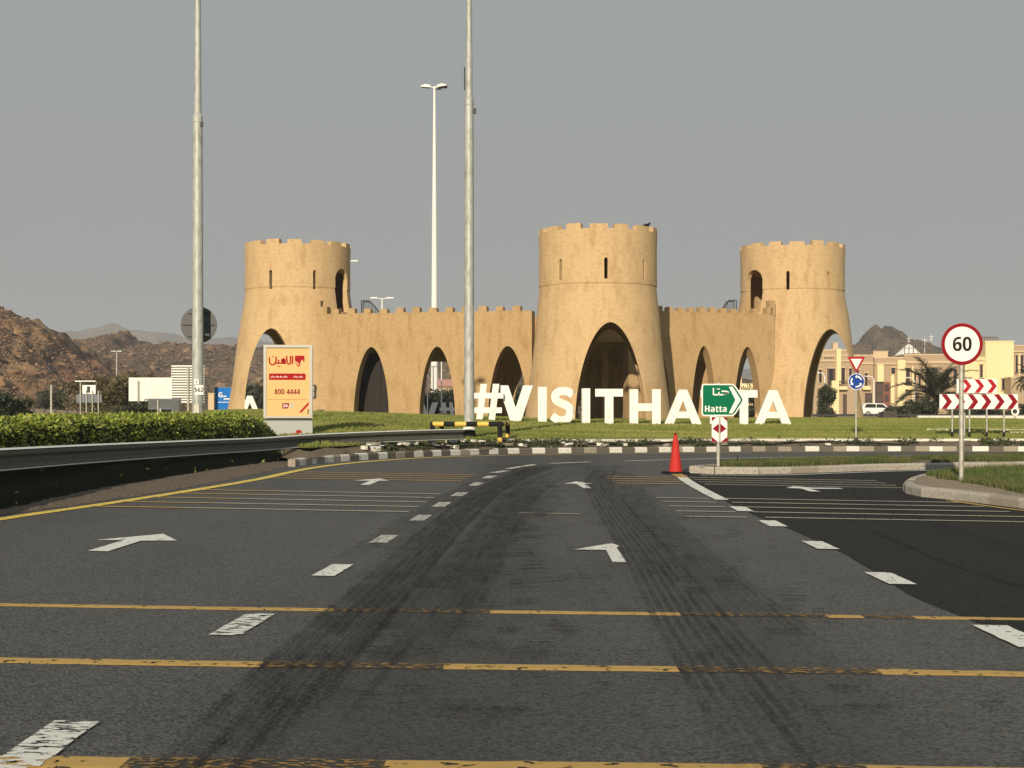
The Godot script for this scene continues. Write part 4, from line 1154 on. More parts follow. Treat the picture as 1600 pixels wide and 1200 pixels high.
	# small twin street lamps beyond the wall
	for q in [[-9.05, 107, 9.95, "small twin-armed street lamp beyond the left wall's stair railing"], [-12.02, 112, 13.05, "street lamp whose arm peeks out behind the left tower"]]:
		var o := thing("street_lamp", q[3], "street lamp", at3(q[0], q[1], 1.2))
		b = B.new(); b.cyl(Vector3.ZERO, Vector3(0, q[2] - 1.2, 0), 0.09, 0.05, 8); part(b, "pole", M.white, o)
		for s in [-1.0, 1.0]:
			b = B.new()
			b.cyl(Vector3(0, q[2] - 1.25, 0), Vector3(s * 0.4, q[2] - 1.2, 0), 0.03, 0.03, 6)
			b.box(Vector3(s * 0.55, q[2] - 1.18, 0), Vector3(0.5, 0.09, 0.22))
			part(b, "lamp_head", M.white, o)

# ---------------------------------------------------------------- road signs
func post(o: Node3D, x: float, y0: float, y1: float, r: float, mt: Material, z := -0.05) -> MeshInstance3D:
	var b := B.new()
	b.cyl(Vector3(x, y0, z), Vector3(x, y1, z), r, r, 10)
	return part(b, "post", mt, o)

func chevron(x: float, y: float, w: float, h: float, arm: float) -> PackedVector2Array:
	return pv([x, y, x + arm, y, x + w, y + h / 2, x + arm, y + h, x, y + h, x + w - arm, y + h / 2])

func build_signs() -> void:
	var b: B
	# speed limit
	var s := thing("speed_limit_sign", "round speed limit sign with a red ring on a grey post at the corner island", "road sign", at3(8.41, 28.7, rd(8.41, 28.7) + 0.14))
	post(s, 0, 0, 2.95, 0.045, M.galvanised)
	plates([disc(0.392)], -0.012, 0.0, "backing", M.galvanised, s).position.y = 2.58
	var face := plates([disc(0.39)], 0.001, 0.004, "red_ring", M.red, s)
	face.position.y = 2.58
	plates([disc(0.325)], 0.005, 0.008, "white_disc", M.white, face)
	text("60", 0.26, Vector3(0, -0.005, 0.011), M.black, face, "lettering", true, 0.95)
	# direction sign
	s = thing("direction_sign", "green arrow-shaped direction sign with white Arabic and Latin lettering", "road sign", at3(4.56, 33.9, rd(4.56, 33.9) + 0.14))
	var gx := 0.085
	post(s, 0, 0, 1.84, 0.04, M.galvanised)
	var shape := round_poly(pv([-0.46, 0.98, 0.26, 0.98, 0.49, 1.335, 0.26, 1.69, -0.46, 1.69]), 0.07)
	plates([shape], -0.02, 0.0, "white_border", M.white, s).position = Vector3(gx, 0.13, 0)
	var inner: Array = Geometry2D.offset_polygon(shape, -0.028)
	face = plates(inner, 0.001, 0.004, "green_face", M.sign_green, s)
	face.position = Vector3(gx, 0.13, 0)
	plates([pv([0.14, 1.04, 0.225, 1.04, 0.405, 1.335, 0.225, 1.625, 0.14, 1.625, 0.285, 1.335])], 0.005, 0.008, "white_chevron", M.white, face)
	text("Hatta", 0.135, Vector3(-0.15, 1.135, 0.01), M.white, face, "latin_lettering", true, 1.0)
	var ar := strokes([pv([-0.20, 1.60, -0.20, 1.45, 0.02, 1.45]), resample(pv([0.02, 1.45, 0.13, 1.50, 0.03, 1.53, -0.02, 1.52]), 0.02), pv([-0.08, 1.45, -0.08, 1.51]), pv([0.02, 1.455, 0.13, 1.495])], 0.028)
	ar += [disc(0.016, 8, -0.11, 1.575), disc(0.016, 8, -0.07, 1.575)]
	plates(ar, 0.005, 0.0075, "arabic_lettering", M.white, face)
	# hazard marker on the same post is a plate of its own
	s = thing("hazard_marker", "red and white striped hazard plate with a red diamond under the green direction sign", "hazard marker", at3(4.575, 33.88, rd(4.56, 33.9) + 0.27))
	plates([rect(-0.17, 0.40, 0.17, 0.96)], -0.005, 0.012, "white_plate", M.white, s)
	plates([pv([-0.17, 0.955, -0.17, 0.86, -0.065, 0.955]), pv([0.17, 0.955, 0.065, 0.955, 0.17, 0.86]), pv([-0.155, 0.70, 0, 0.585, 0.155, 0.70, 0, 0.83]), pv([-0.17, 0.52, -0.17, 0.405, -0.03, 0.405]), pv([0.17, 0.52, 0.03, 0.405, 0.17, 0.405])], 0.0125, 0.016, "red_stripes", M.red, s)
	b = B.new(); b.cyl(Vector3(0, 0.38, 0.03), Vector3(0, 0.98, 0.03), 0.02, 0.02, 8); part(b, "strap", M.galvanised, s)
	# traffic cone
	var cx := 3.53; var cd := 33.15
	var cone := thing("traffic_cone", "tall red traffic cone with a dark base at the tip of the splitter island", "traffic cone", at3(cx, cd, rd(cx, cd)))
	b = B.new()
	b.lathe(PackedVector2Array([Vector2(0.145, 0.05), Vector2(0.138, 0.10), Vector2(0.116, 0.26), Vector2(0.113, 0.27), Vector2(0.06, 0.72), Vector2(0.034, 0.82), Vector2(0.03, 0.85), Vector2(0, 0.855)]), 24)
	part(b, "cone_body", M.cone_red, cone)
	b = B.new(); b.prism(round_poly(rect(-0.25, -0.25, 0.25, 0.25), 0.07), 0, 0.05, Transform3D(Basis(Vector3.RIGHT, -PI / 2).rotated(Vector3.UP, 0.3), Vector3.ZERO)); part(b, "base", M.black, cone)
	b = B.new(); b.lathe(PackedVector2Array([Vector2(0.032, 0.83), Vector2(0.034, 0.875), Vector2(0.02, 0.88), Vector2(0, 0.88)]), 12); part(b, "tip", M.red, cone)
	# chevron boards
	var x0 := 15.45; var cdist := 55.5
	s = thing("chevron_board", "long white board of six red chevrons on four striped posts, below the shorter one", "chevron board", at3(x0, cdist, 0.50))
	plates([rect(0, 1.28, 2.83, 1.82)], -0.03, 0, "board", M.white, s)
	for i in 6:
		plates([chevron(0.06 + 0.475 * i, 1.285, 0.39, 0.53, 0.19)], 0.001, 0.005, "chevron", M.red, s)
	for i in 4:
		var px := 0.47 + 0.625 * i
		post(s, px, 0.45, 1.27, 0.032, M.galvanised)
		b = B.new(); b.cyl(Vector3(px, -0.15, -0.05), Vector3(px, 0.45, -0.05), 0.04, 0.04, 10); part(b, "black_foot", M.black, s)
	s = thing("chevron_board", "shorter white board of four red chevrons, upper and behind the long one", "chevron board", at3(x0 + 0.72, cdist + 0.35, 0.50))
	plates([rect(0, 1.86, 1.47, 2.38)], -0.03, 0, "board", M.white, s)
	for i in 3: plates([chevron(0.18 + 0.46 * i, 1.875, 0.36, 0.49, 0.17)], 0.001, 0.005, "chevron", M.bright_red, s)
	s.set_meta("label", "shorter white board of three red chevrons, upper and behind the long one")
	for i in 2: post(s, 0.3 + 0.8 * i, -0.15, 1.9, 0.03, M.galvanised)
	# give way and roundabout signs share a post
	var gxx := 12.33; var gd := 55.0
	s = thing("give_way_sign", "red-edged white triangle pointing down above the blue roundabout sign", "road sign", at3(gxx, gd, land(gxx, gd)))
	post(s, 0, -0.1, 2.95, 0.036, M.galvanised)
	plates([round_poly(pv([-0.32, 2.96, 0, 2.38, 0.32, 2.96]), 0.04)], -0.012, 0, "red_triangle", M.bright_red, s)
	plates([pv([-0.20, 2.885, 0, 2.51, 0.20, 2.885])], 0.001, 0.005, "white_triangle", M.white, s)
	s = thing("roundabout_sign", "round blue sign with three white circling arrows under the give way triangle", "road sign", at3(gxx, gd - 0.01, land(gxx, gd) + 2.07))
	plates([disc(0.295)], -0.012, 0, "white_rim", M.white, s)
	face = plates([disc(0.275)], 0.001, 0.004, "blue_disc", M.sign_blue, s)
	for k in 3:
		var a0 := TAU * k / 3 + 0.35
		var arc := PackedVector2Array()
		for i in 9: arc.append(Vector2(cos(a0 + i * 0.14), sin(a0 + i * 0.14)) * 0.185)
		var a1 := a0 + 1.12
		var tip := Vector2(cos(a1 + 0.38), sin(a1 + 0.38)) * 0.18; var o1 := Vector2(cos(a1), sin(a1))
		var pr := strokes([arc], 0.055, true)
		pr.append(PackedVector2Array([o1 * 0.115, o1 * 0.25, tip]))
		plates(pr, 0.005, 0.008, "arrow", M.white, face)
	# the back of a round sign behind the left pole
	s = thing("round_sign_back", "grey back of a large round road sign behind the left lamp pole", "road sign", at3(-9.90, 48.55, 0.5))
	plates([disc(0.575)], -0.02, 0, "disc", M.sign_grey, s).position.y = 3.88
	for y in [-0.36, 0.0, 0.36]:
		b = B.new(); b.box(Vector3(0, 3.88 + y, 0.02), Vector3(0.66 if y != 0.0 else 1.0, 0.035, 0.03)); part(b, "brace", M.iron, s)
	post(s, -0.1, -0.1, 4.2, 0.045, M.galvanised, 0.06)
	b = B.new(); b.box(Vector3(0.27, 3.55, 0.006), Vector3(0.14, 0.11, 0.006)); part(b, "sticker", M.white, s)
	# small arrow disc by the low wall on the right
	s = thing("keep_right_sign", "tiny round white sign with a dark arrow in front of the low wall", "road sign", at3(27.85, 85, land(27.85, 85)))
	plates([disc(0.22)], -0.02, 0, "red_rim", M.white, s).position.y = 0.45
	plates([disc(0.13, 20, -0.02, 0.46)], 0.001, 0.006, "dark_arrow", M.iron, s)
	post(s, 0, -0.1, 0.3, 0.04, M.galvanised)
	build_advert()

func build_advert() -> void:
	var d := 43.0
	var s := thing("advertising_panel", "peach poster with dark red Arabic lettering in a silver frame by the hedge end", "advertising panel", at3(-6.27, d, 0.95), 0.06)
	var b := B.new()
	var y0 := 0.47; var y1 := 2.52; var hw := 0.68
	b.prism(round_poly(rect(-hw, y0, hw, y1), 0.03), -0.22, -0.02)
	part(b, "case", M.frame_silver, s)
	for r in [rect(-hw, y1 - 0.075, hw, y1), rect(-hw, y0, hw, y0 + 0.06), rect(-hw, y0 + 0.06, -hw + 0.08, y1 - 0.075), rect(hw - 0.085, y0 + 0.06, hw, y1 - 0.075)]:
		plates([r], -0.018, 0.02, "frame_bar", M.frame_silver, s)
	plates([rect(-hw + 0.08, y1 - 0.092, hw - 0.085, y1 - 0.075)], -0.016, 0.012, "frame_seal", M.iron, s)
	var poster := plates([rect(-hw + 0.08, y0 + 0.06, hw - 0.085, y1 - 0.08)], -0.018, 0.0, "poster", M.poster_peach, s)
	# word mark
	var w := 0.66; var ox := -0.53; var oy := 1.97
	var ln := [resample(pv([0.30, 0.36, 0.29, 0.12, 0.20, 0.0, 0.10, 0.0, 0.03, 0.1, 0.02, 0.34]), 0.02), pv([0.29, 0.06, 0.40, 0.06, 0.41, 0.22]), pv([0.40, 0.06, 0.56, 0.06]), resample(pv([0.56, 0.06, 0.54, 0.2, 0.61, 0.27, 0.68, 0.2, 0.66, 0.06, 0.56, 0.06]), 0.02), pv([0.66, 0.06, 0.72, 0.05]), resample(pv([0.74, 0.40, 0.77, 0.10, 0.84, 0.02, 0.90, 0.08, 0.90, 0.40]), 0.02), pv([0.99, 0.40, 0.99, 0.02])]
	var word := strokes(ln, 0.062)
	word += [disc(0.035, 8, 0.16, 0.36), disc(0.03, 8, 0.37, -0.08), disc(0.03, 8, 0.45, -0.08)]
	plates(word.map(func(p): return scaled(p, w, w * 0.92, ox, oy)), 0.001, 0.004, "word_mark", M.poster_red, poster)
	# shield-like mark cut by light bars
	var mark := round_poly(pv([0.19, 2.22, 0.46, 2.22, 0.46, 2.04, 0.33, 1.91, 0.27, 1.91, 0.19, 2.02]), 0.05)
	var parts := [mark]
	for cutter in [pv([0.15, 2.08, 0.30, 1.98, 0.31, 2.0, 0.16, 2.10]), pv([0.18, 2.02, 0.31, 1.93, 0.32, 1.95, 0.19, 2.04]), pv([0.33, 1.90, 0.345, 2.04, 0.40, 2.12, 0.435, 2.04, 0.47, 2.0, 0.47, 1.86])]:
		var left := []
		for p in parts: left += Array(Geometry2D.clip_polygons(p, cutter))
		parts = left
	plates(parts, 0.001, 0.004, "shield_mark", M.poster_red, poster)
	# banner with a line of small script
	plates([round_poly(rect(-0.53, 1.54, 0.49, 1.72), 0.03)], 0.001, 0.003, "banner", M.poster_red, poster)
	var script := []
	var x := -0.49
	while x < 0.42:
		var l := rng.randf_range(0.05, 0.13)
		if absf(x + 0.02) > 0.05: script.append(resample(pv([x, 1.62, x + l * 0.3, 1.615, x + l * 0.5, 1.65, x + l * 0.7, 1.61, x + l, 1.63]), 0.015))
		x += l + 0.02
	plates(strokes(script, 0.012), 0.004, 0.006, "script_line", M.white, poster)
	text("800 4444", 0.145, Vector3(-0.02, 1.205, 0.004), M.red, poster, "phone_number", true, 0.86)
	plates([rect(-0.57, 0.985, 0.52, 0.993)], 0.001, 0.003, "rule", M.poster_red, poster)
	plates([pv([-0.16, 0.74, 0.0, 0.74, 0.035, 0.89, -0.16, 0.89])], 0.001, 0.003, "badge", M.red, poster)
	text("24", 0.085, Vector3(-0.075, 0.815, 0.006), M.white, poster, "badge_number")
	plates([rect(0.05, 0.74, 0.085, 0.885), rect(0.095, 0.74, 0.14, 0.885)], 0.001, 0.003, "badge_bars", M.frame_silver, poster)
	plates([pv([-0.58, 2.30, -0.58, 2.22, -0.44, 2.42, -0.36, 2.42])], 0.001, 0.003, "corner_ribbon", M.bright_red, poster)
	plates([pv([0.30, 0.63, 0.38, 0.63, 0.575, 0.84, 0.575, 0.93])], 0.001, 0.003, "corner_ribbon", M.bright_red, poster)
	plates([pv([0.54, 0.58, 0.575, 0.58, 0.575, 0.73, 0.55, 0.73])], 0.001, 0.003, "corner_mark", M.iron, poster)
	# plinth
	b = B.new(); b.box(Vector3(0.03, 0.43, -0.12), Vector3(1.22, 0.08, 0.16)); part(b, "dark_gap", M.iron, s)
	b = B.new(); b.box(Vector3(0.0, 0.0, -0.12), Vector3(1.36, 0.8, 0.22)); var pl := part(b, "plinth", M.plinth_grey, s)
	plates(parts.map(func(p): return scaled(p, 0.55, 0.62, 0.12, -1.24)), -0.009, -0.005, "shield_mark", M.poster_red, pl)
	plates(word.map(func(p): return scaled(p, 0.34, 0.30, -0.15, -0.06)), -0.009, -0.005, "word_mark", M.poster_red, pl)

# ---------------------------------------------------------------- planting and far things
func leafy(called: String, label: String, category: String, at: Vector3, h: float, w: float, trunk_h: float, leaves: int, size: float, c0: Color, c1: Color, seed_: int, group := "") -> Node3D:
	var r := RandomNumberGenerator.new()
	r.seed = seed_
	var o := thing(called, label, category, at, 0, group)
	var b := B.new()
	var tips := []
	for i in 9:
		var a := TAU * i / 9.0 + r.randf() * 0.5
		var base := Vector3(0, trunk_h * r.randf_range(0.3, 0.9), 0)
		var tip := Vector3(cos(a) * w * 0.36 * r.randf_range(0.5, 1.0), lerpf(trunk_h, h * 0.85, r.randf()), sin(a) * w * 0.36 * r.randf_range(0.5, 1.0))
		var mid := base.lerp(tip, 0.5) + Vector3.UP * h * 0.06
		b.cyl(base, mid, w * 0.018, w * 0.012, 6); b.cyl(mid, tip, w * 0.012, w * 0.004, 6)
		tips.append(tip)
	b.cyl(Vector3(0, -0.3, 0), Vector3(0, trunk_h, 0), w * 0.035, w * 0.022, 8)
	part(b, "trunk", M.bark, o)
	var xf := []; var cs := PackedColorArray()
	for i in leaves:
		var t: Vector3 = tips[i % 9]
		var v := Vector3(r.randfn(), r.randfn() * 0.75, r.randfn()) * 0.5
		var p := t + v * Vector3(w * 0.22, h * 0.17, w * 0.22)
		if p.y < 0.05: p.y = r.randf() * 0.3
		xf.append(Transform3D(Basis.from_euler(Vector3(r.randf() * TAU, r.randf() * TAU, 0)).scaled(Vector3.ONE * r.randf_range(0.6, 1.3)), p))
		cs.append(shade(c0.lerp(c1, clampf(r.randf() * 0.6 + 0.4 * float(i % 9) / 9.0, 0, 1)), r.randf_range(0.5, 1.1)))
	copies("crown", leaf_mesh(size, size * 0.55, 4), xf, cs, M.leaf, o)
	return o

func palm(label: String, at: Vector3, trunk_h: float, reach: float, seed_: int) -> void:
	var r := RandomNumberGenerator.new()
	r.seed = seed_
	var o := thing("palm_tree", label, "palm tree", at)
	var b := B.new()
	var prof := PackedVector2Array()
	for i in 11: prof.append(Vector2(0.26 + 0.035 * (i % 2) - 0.004 * i, -0.3 + (trunk_h + 0.3) * i / 10.0))
	prof.append(Vector2(0, trunk_h + 0.1))
	b.lathe(prof, 10)
	part(b, "trunk", M.bark, o)
	for i in 34:
		b = B.new()
		b.tinted = true
		var a := TAU * i * 0.381966 + r.randf() * 0.3
		var rise: float = lerpf(1.35, -0.25, i / 34.0) + r.randf_range(-0.1, 0.1)
		var out := Vector3(cos(a), 0, sin(a)); var acr := Vector3(-sin(a), 0, cos(a))
		var l := reach * r.randf_range(0.8, 1.1)
		var pts := PackedVector3Array()
		var p := Vector3(0, trunk_h, 0); var ang := rise
		for k in 9:
			pts.append(p)
			p += (out * cos(ang) + Vector3.UP * sin(ang)) * l / 8.0
			ang -= 0.06 + 0.035 * k * (1.2 - rise * 0.3)
		b.col = Color(0.10, 0.09, 0.04)
		for k in 8: b.cyl(pts[k], pts[k + 1], 0.035 - 0.003 * k, 0.032 - 0.003 * k, 4, false)
		var dry: float = clampf((i - 20) / 14.0, 0, 1)
		for k in 44:
			var t := 0.8 + 7.1 * k / 44.0
			var q := pts[int(t)].lerp(pts[mini(int(t) + 1, 8)], t - int(t))
			var dir := (pts[mini(int(t) + 1, 8)] - pts[int(t)]).normalized()
			var ll := reach * 0.24 * (1.0 - 0.65 * pow(absf(t - 3.2) / 4.8, 1.5))
			for s in [-1.0, 1.0]:
				var e: Vector3 = q + (acr * s * 0.75 + dir * 0.6 + Vector3.UP * r.randf_range(-0.1, 0.32)).normalized() * ll
				b.col = shade(Color(0.042, 0.048, 0.018).lerp(Color(0.10, 0.075, 0.035), dry), r.randf_range(0.6, 1.15))
				b.flat(q - dir * 0.06, q + dir * 0.06, e, Vector3.UP)
		part(b, "frond", M.leaf, o)

func build_left_background() -> void:
	var b: B
	# hidden side of the land: bushes and trees by the fence
	leafy("bush", "dark green bush at the left edge of the picture above the hedge", "bush", at3(-27.4, 80, 1.1), 2.1, 2.8, 0.5, 2600, 0.16, Color(0.02, 0.035, 0.01), Color(0.055, 0.075, 0.02), 1)
	leafy("bush", "olive green bush between the dark bush and the brown fence", "bush", at3(-26.2, 81.5, 1.1), 1.5, 1.8, 0.4, 1500, 0.14, Color(0.05, 0.06, 0.018), Color(0.085, 0.09, 0.03), 2)
	leafy("ghaf_tree", "broad olive tree behind the plain white billboard", "tree", at3(-26.0, 104, 0.9), 4.4, 7.4, 1.0, 8500, 0.22, Color(0.10, 0.085, 0.035), Color(0.16, 0.125, 0.05), 3)
	leafy("bush", "low dark bush under the plain white billboard", "bush", at3(-23.0, 97, 1.1), 1.6, 3.4, 0.3, 2600, 0.18, Color(0.03, 0.04, 0.014), Color(0.07, 0.075, 0.03), 4)
	leafy("bush", "spreading green bush at the foot of the olive tree", "bush", at3(-25.6, 98, 1.0), 1.3, 3.6, 0.3, 2400, 0.17, Color(0.06, 0.06, 0.022), Color(0.11, 0.10, 0.04), 5)
	leafy("bush", "grey-green bush on the rocks beside the thin sign post", "bush", at3(-42, 140, 1.4), 3.0, 3.0, 0.8, 1500, 0.25, Color(0.07, 0.075, 0.05), Color(0.11, 0.11, 0.07), 6)
	leafy("bush", "dark bush seen through the left tower's arch", "bush", at3(-20.6, 128, 1.1), 3.6, 5.6, 0.8, 3000, 0.2, Color(0.04, 0.045, 0.025), Color(0.08, 0.08, 0.045), 7)
	# fence of brown panels
	var f := thing("panel_fence", "low brown panel fence with dark posts at the foot of the rocky hill", "fence", at3(-27.4, 86, 1.25))
	for i in 9:
		b = B.new(); b.box(Vector3(i * 0.62 + 0.31, 0.42 - 0.02 * i, 0), Vector3(0.58, 0.84 - 0.03 * i, 0.06)); part(b, "panel", M.fence_brown, f)
		b = B.new(); b.box(Vector3(i * 0.62, 0.46 - 0.02 * i, 0.01), Vector3(0.07, 0.96 - 0.03 * i, 0.1)); part(b, "post", M.iron, f)
	# thin post and the backs of road signs
	var s := thing("sign_post", "thin bare grey post above the hedge in front of the rocky hill", "post", at3(-21.3, 71, 0.9))
	b = B.new(); b.cyl(Vector3.ZERO, Vector3(0, 2.1, 0), 0.05, 0.05, 8); part(b, "pole", M.galvanised, s)
	b = B.new(); b.box(Vector3(0.02, 2.0, 0), Vector3(0.1, 0.3, 0.03)); part(b, "bracket", M.sign_slate, s)
	s = thing("road_sign_back", "back of a four-posted road sign, dark panel below a small white frame", "road sign", at3(-21.2, 77, 0.9))
	b = B.new(); b.box(Vector3(0.0, 1.60, 0), Vector3(1.28, 0.42, 0.05)); part(b, "dark_panel", M.sign_slate, s)
	b = B.new(); b.box(Vector3(0.0, 2.05, 0), Vector3(0.66, 0.44, 0.05)); part(b, "white_panel", M.white, s)
	b = B.new(); b.box(Vector3(-0.02, 2.05, 0.03), Vector3(0.16, 0.32, 0.02)); part(b, "dark_opening", M.iron, s)
	b = B.new(); b.box(Vector3(-0.2, 2.47, -0.02), Vector3(1.05, 0.05, 0.05)); part(b, "top_rail", M.white, s)
	for i in 4:
		post(s, -0.42 + 0.30 * i, 0, 2.0 if i != 0 else 2.45, 0.03, M.galvanised, 0.06)
	# plain white billboard made of boards
	s = thing("billboard", "plain white billboard of thin boards on a single post, left of the slatted sign", "billboard", at3(-22.6, 96, 1.0))
	for i in 10:
		b = B.new(); b.box(Vector3(0, 1.70 + 0.148 * i, -0.005 * (i % 2)), Vector3(2.7, 0.142, 0.04)); part(b, "board", M.letter_white, s)
	post(s, -0.74, 0, 2.9, 0.055, M.galvanised, 0.08)
	# slatted back of an arrow-shaped sign
	s = thing("slatted_sign", "arrow-ended sign back of white horizontal slats with dark gaps behind the left pole", "road sign", at3(-20.4, 92, 1.0))
	for i in 15:
		var y := 1.52 + 0.154 * i
		var ind := 0.0 if y > 2.6 else -0.26 * (1.0 - absf(y - 2.05) / 0.55)
		b = B.new(); b.box(Vector3(0.98 + ind / 2, y, 0), Vector3(1.98 - ind, 0.085, 0.05)); part(b, "slat", M.letter_white, s)
	b = B.new(); b.box(Vector3(1.0, 2.6, -0.08), Vector3(1.85, 2.2, 0.03)); part(b, "dark_backing", M.sign_slate, s)
	for px in [1.02, 1.6]: post(s, px, -0.1, 3.6, 0.06, M.galvanised, 0.08)
	s = thing("road_sign_back", "grey back of a wide road sign below the slatted sign", "road sign", at3(-18.9, 84, 1.25))
	b = B.new(); b.box(Vector3(-0.1, 1.05, 0), Vector3(1.8, 0.60, 0.05)); part(b, "panel", M.sign_grey, s)
	for y in [0.82, 1.28]:
		b = B.new(); b.box(Vector3(-0.1, y, 0.04), Vector3(1.7, 0.05, 0.03)); part(b, "stiffener", M.sign_slate, s)
	post(s, -0.45, 0, 1.3, 0.045, M.galvanised, 0.06)
	post(s, -0.32, 0, 0.8, 0.03, M.white, 0.06)
	b = B.new(); b.box(Vector3(0.52, 0.65, 0.05), Vector3(0.42, 1.2, 0.12)); part(b, "cabinet", M.sign_grey, s)
	s = thing("beige_pillar", "pale beige square pillar between the left pole and the blue hoarding", "pillar", at3(-17.6, 90, 1.0))
	b = B.new(); b.box(Vector3(0, 0.98, 0), Vector3(0.34, 1.96, 0.34)); part(b, "shaft", M.villa_trim, s)
	b = B.new(); b.box(Vector3(0, 1.98, 0), Vector3(0.40, 0.07, 0.40)); part(b, "cap", M.villa_trim, s)
	s = thing("hoarding", "bright blue hoarding with white lettering beside the left tower's foot", "hoarding", at3(-18.0, 94, 1.0))
	plates([rect(-0.2, 0.95, 1.35, 2.42)], -0.06, 0, "blue_board", M.board_blue, s)
	plates([rect(-0.22, 2.42, 1.37, 2.47)], -0.07, 0.01, "top_edge", M.sign_slate, s)
	text("G", 0.30, Vector3(0.16, 1.98, 0.006), M.white, s, "lettering")
	plates([rect(0.32, 1.86, 0.52, 1.93), rect(0.36, 1.70, 0.72, 1.77), rect(0.0, 1.52, 0.85, 1.555), rect(0.72, 1.42, 1.2, 1.47), rect(0.8, 2.02, 1.2, 2.12)], 0.001, 0.004, "text_lines", M.white, s)
	for px in [0.0, 1.2]: post(s, px, -0.1, 1.0, 0.05, M.iron)
	# lamp on the hill
	s = thing("street_lamp", "small twin-armed street lamp standing on the stony ridge to the left", "street lamp", at3(-38.6, 150, 1.4))
	b = B.new(); b.cyl(Vector3.ZERO, Vector3(0, 6.8, 0), 0.10, 0.06, 8); part(b, "pole", M.mast_steel, s)
	for k in [-1.0, 1.0]:
		b = B.new(); b.box(Vector3(k * 0.28, 6.85, 0), Vector3(0.5, 0.10, 0.2)); part(b, "lamp_head", M.mast_steel, s)
	# things seen through the wall arches
	var h := thing("pink_roofed_house", "low house with a pinkish roof seen through the second wall arch", "house", at3(-7.6, 175, 1.6))
	b = B.new(); b.box(Vector3(0.6, 1.9, -3), Vector3(3.6, 3.8, 5)); part(b, "wall", M.villa_beige, h)
	b = B.new(); b.prism(pv([-1.7, 3.8, 2.9, 3.8, 2.6, 4.6, -1.4, 4.6]), -6.0, -0.2); part(b, "roof", M.roof_pink, h)
	for i in 3:
		b = B.new(); b.box(Vector3(-0.6 + 1.0 * i, 2.9, -0.48), Vector3(0.4, 0.9, 0.06)); part(b, "window", M.white, h)
	for i in 4:
		s = thing("flagpole", ["first thin white flagpole, left of the high mast in the second wall arch", "second thin white flagpole, just right of the high mast", "third thin white flagpole, near the right side of the second wall arch", "last thin white flagpole, at the right side of the second wall arch"][i], "flagpole", at3([-6.05, -5.05, -3.98, -3.72][i], 110, 1.15), 0, "flagpoles behind the fort")
		b = B.new(); b.cyl(Vector3.ZERO, Vector3(0, [6.0, 6.0, 3.2, 2.6][i], 0), 0.045, 0.04, 8); part(b, "pole", M.white, s)
		b = B.new(); b.ball(Vector3(0, [6.0, 6.0, 3.2, 2.6][i], 0), Vector3.ONE * 0.07, 8, 5); part(b, "finial", M.white, s)
	for q in [[-6.6, 116, 3.0, 5.0, "dark green shrub at the left behind the letters in the second wall arch"], [-4.6, 118, 3.0, 4.5, "dark green shrub at the right behind the letters in the second wall arch"], [1.2, 117, 4.4, 5.0, "dark shrub seen through the third wall arch"], [4.6, 118, 4.6, 4.4, "dark shrub seen through the middle tower's arch"], [14.8, 116, 4.0, 3.6, "dark shrub seen through the narrow arch beside the green sign"], [18.4, 118, 3.2, 4.0, "dark shrub behind the last two letters of the row"]]:
		leafy("shrub", q[4], "shrub", at3(q[0], q[1], 1.1), q[2], q[3], 0.6, 2200, 0.2, Color(0.025, 0.035, 0.018), Color(0.06, 0.07, 0.03), int(q[0] * 10) + 90)

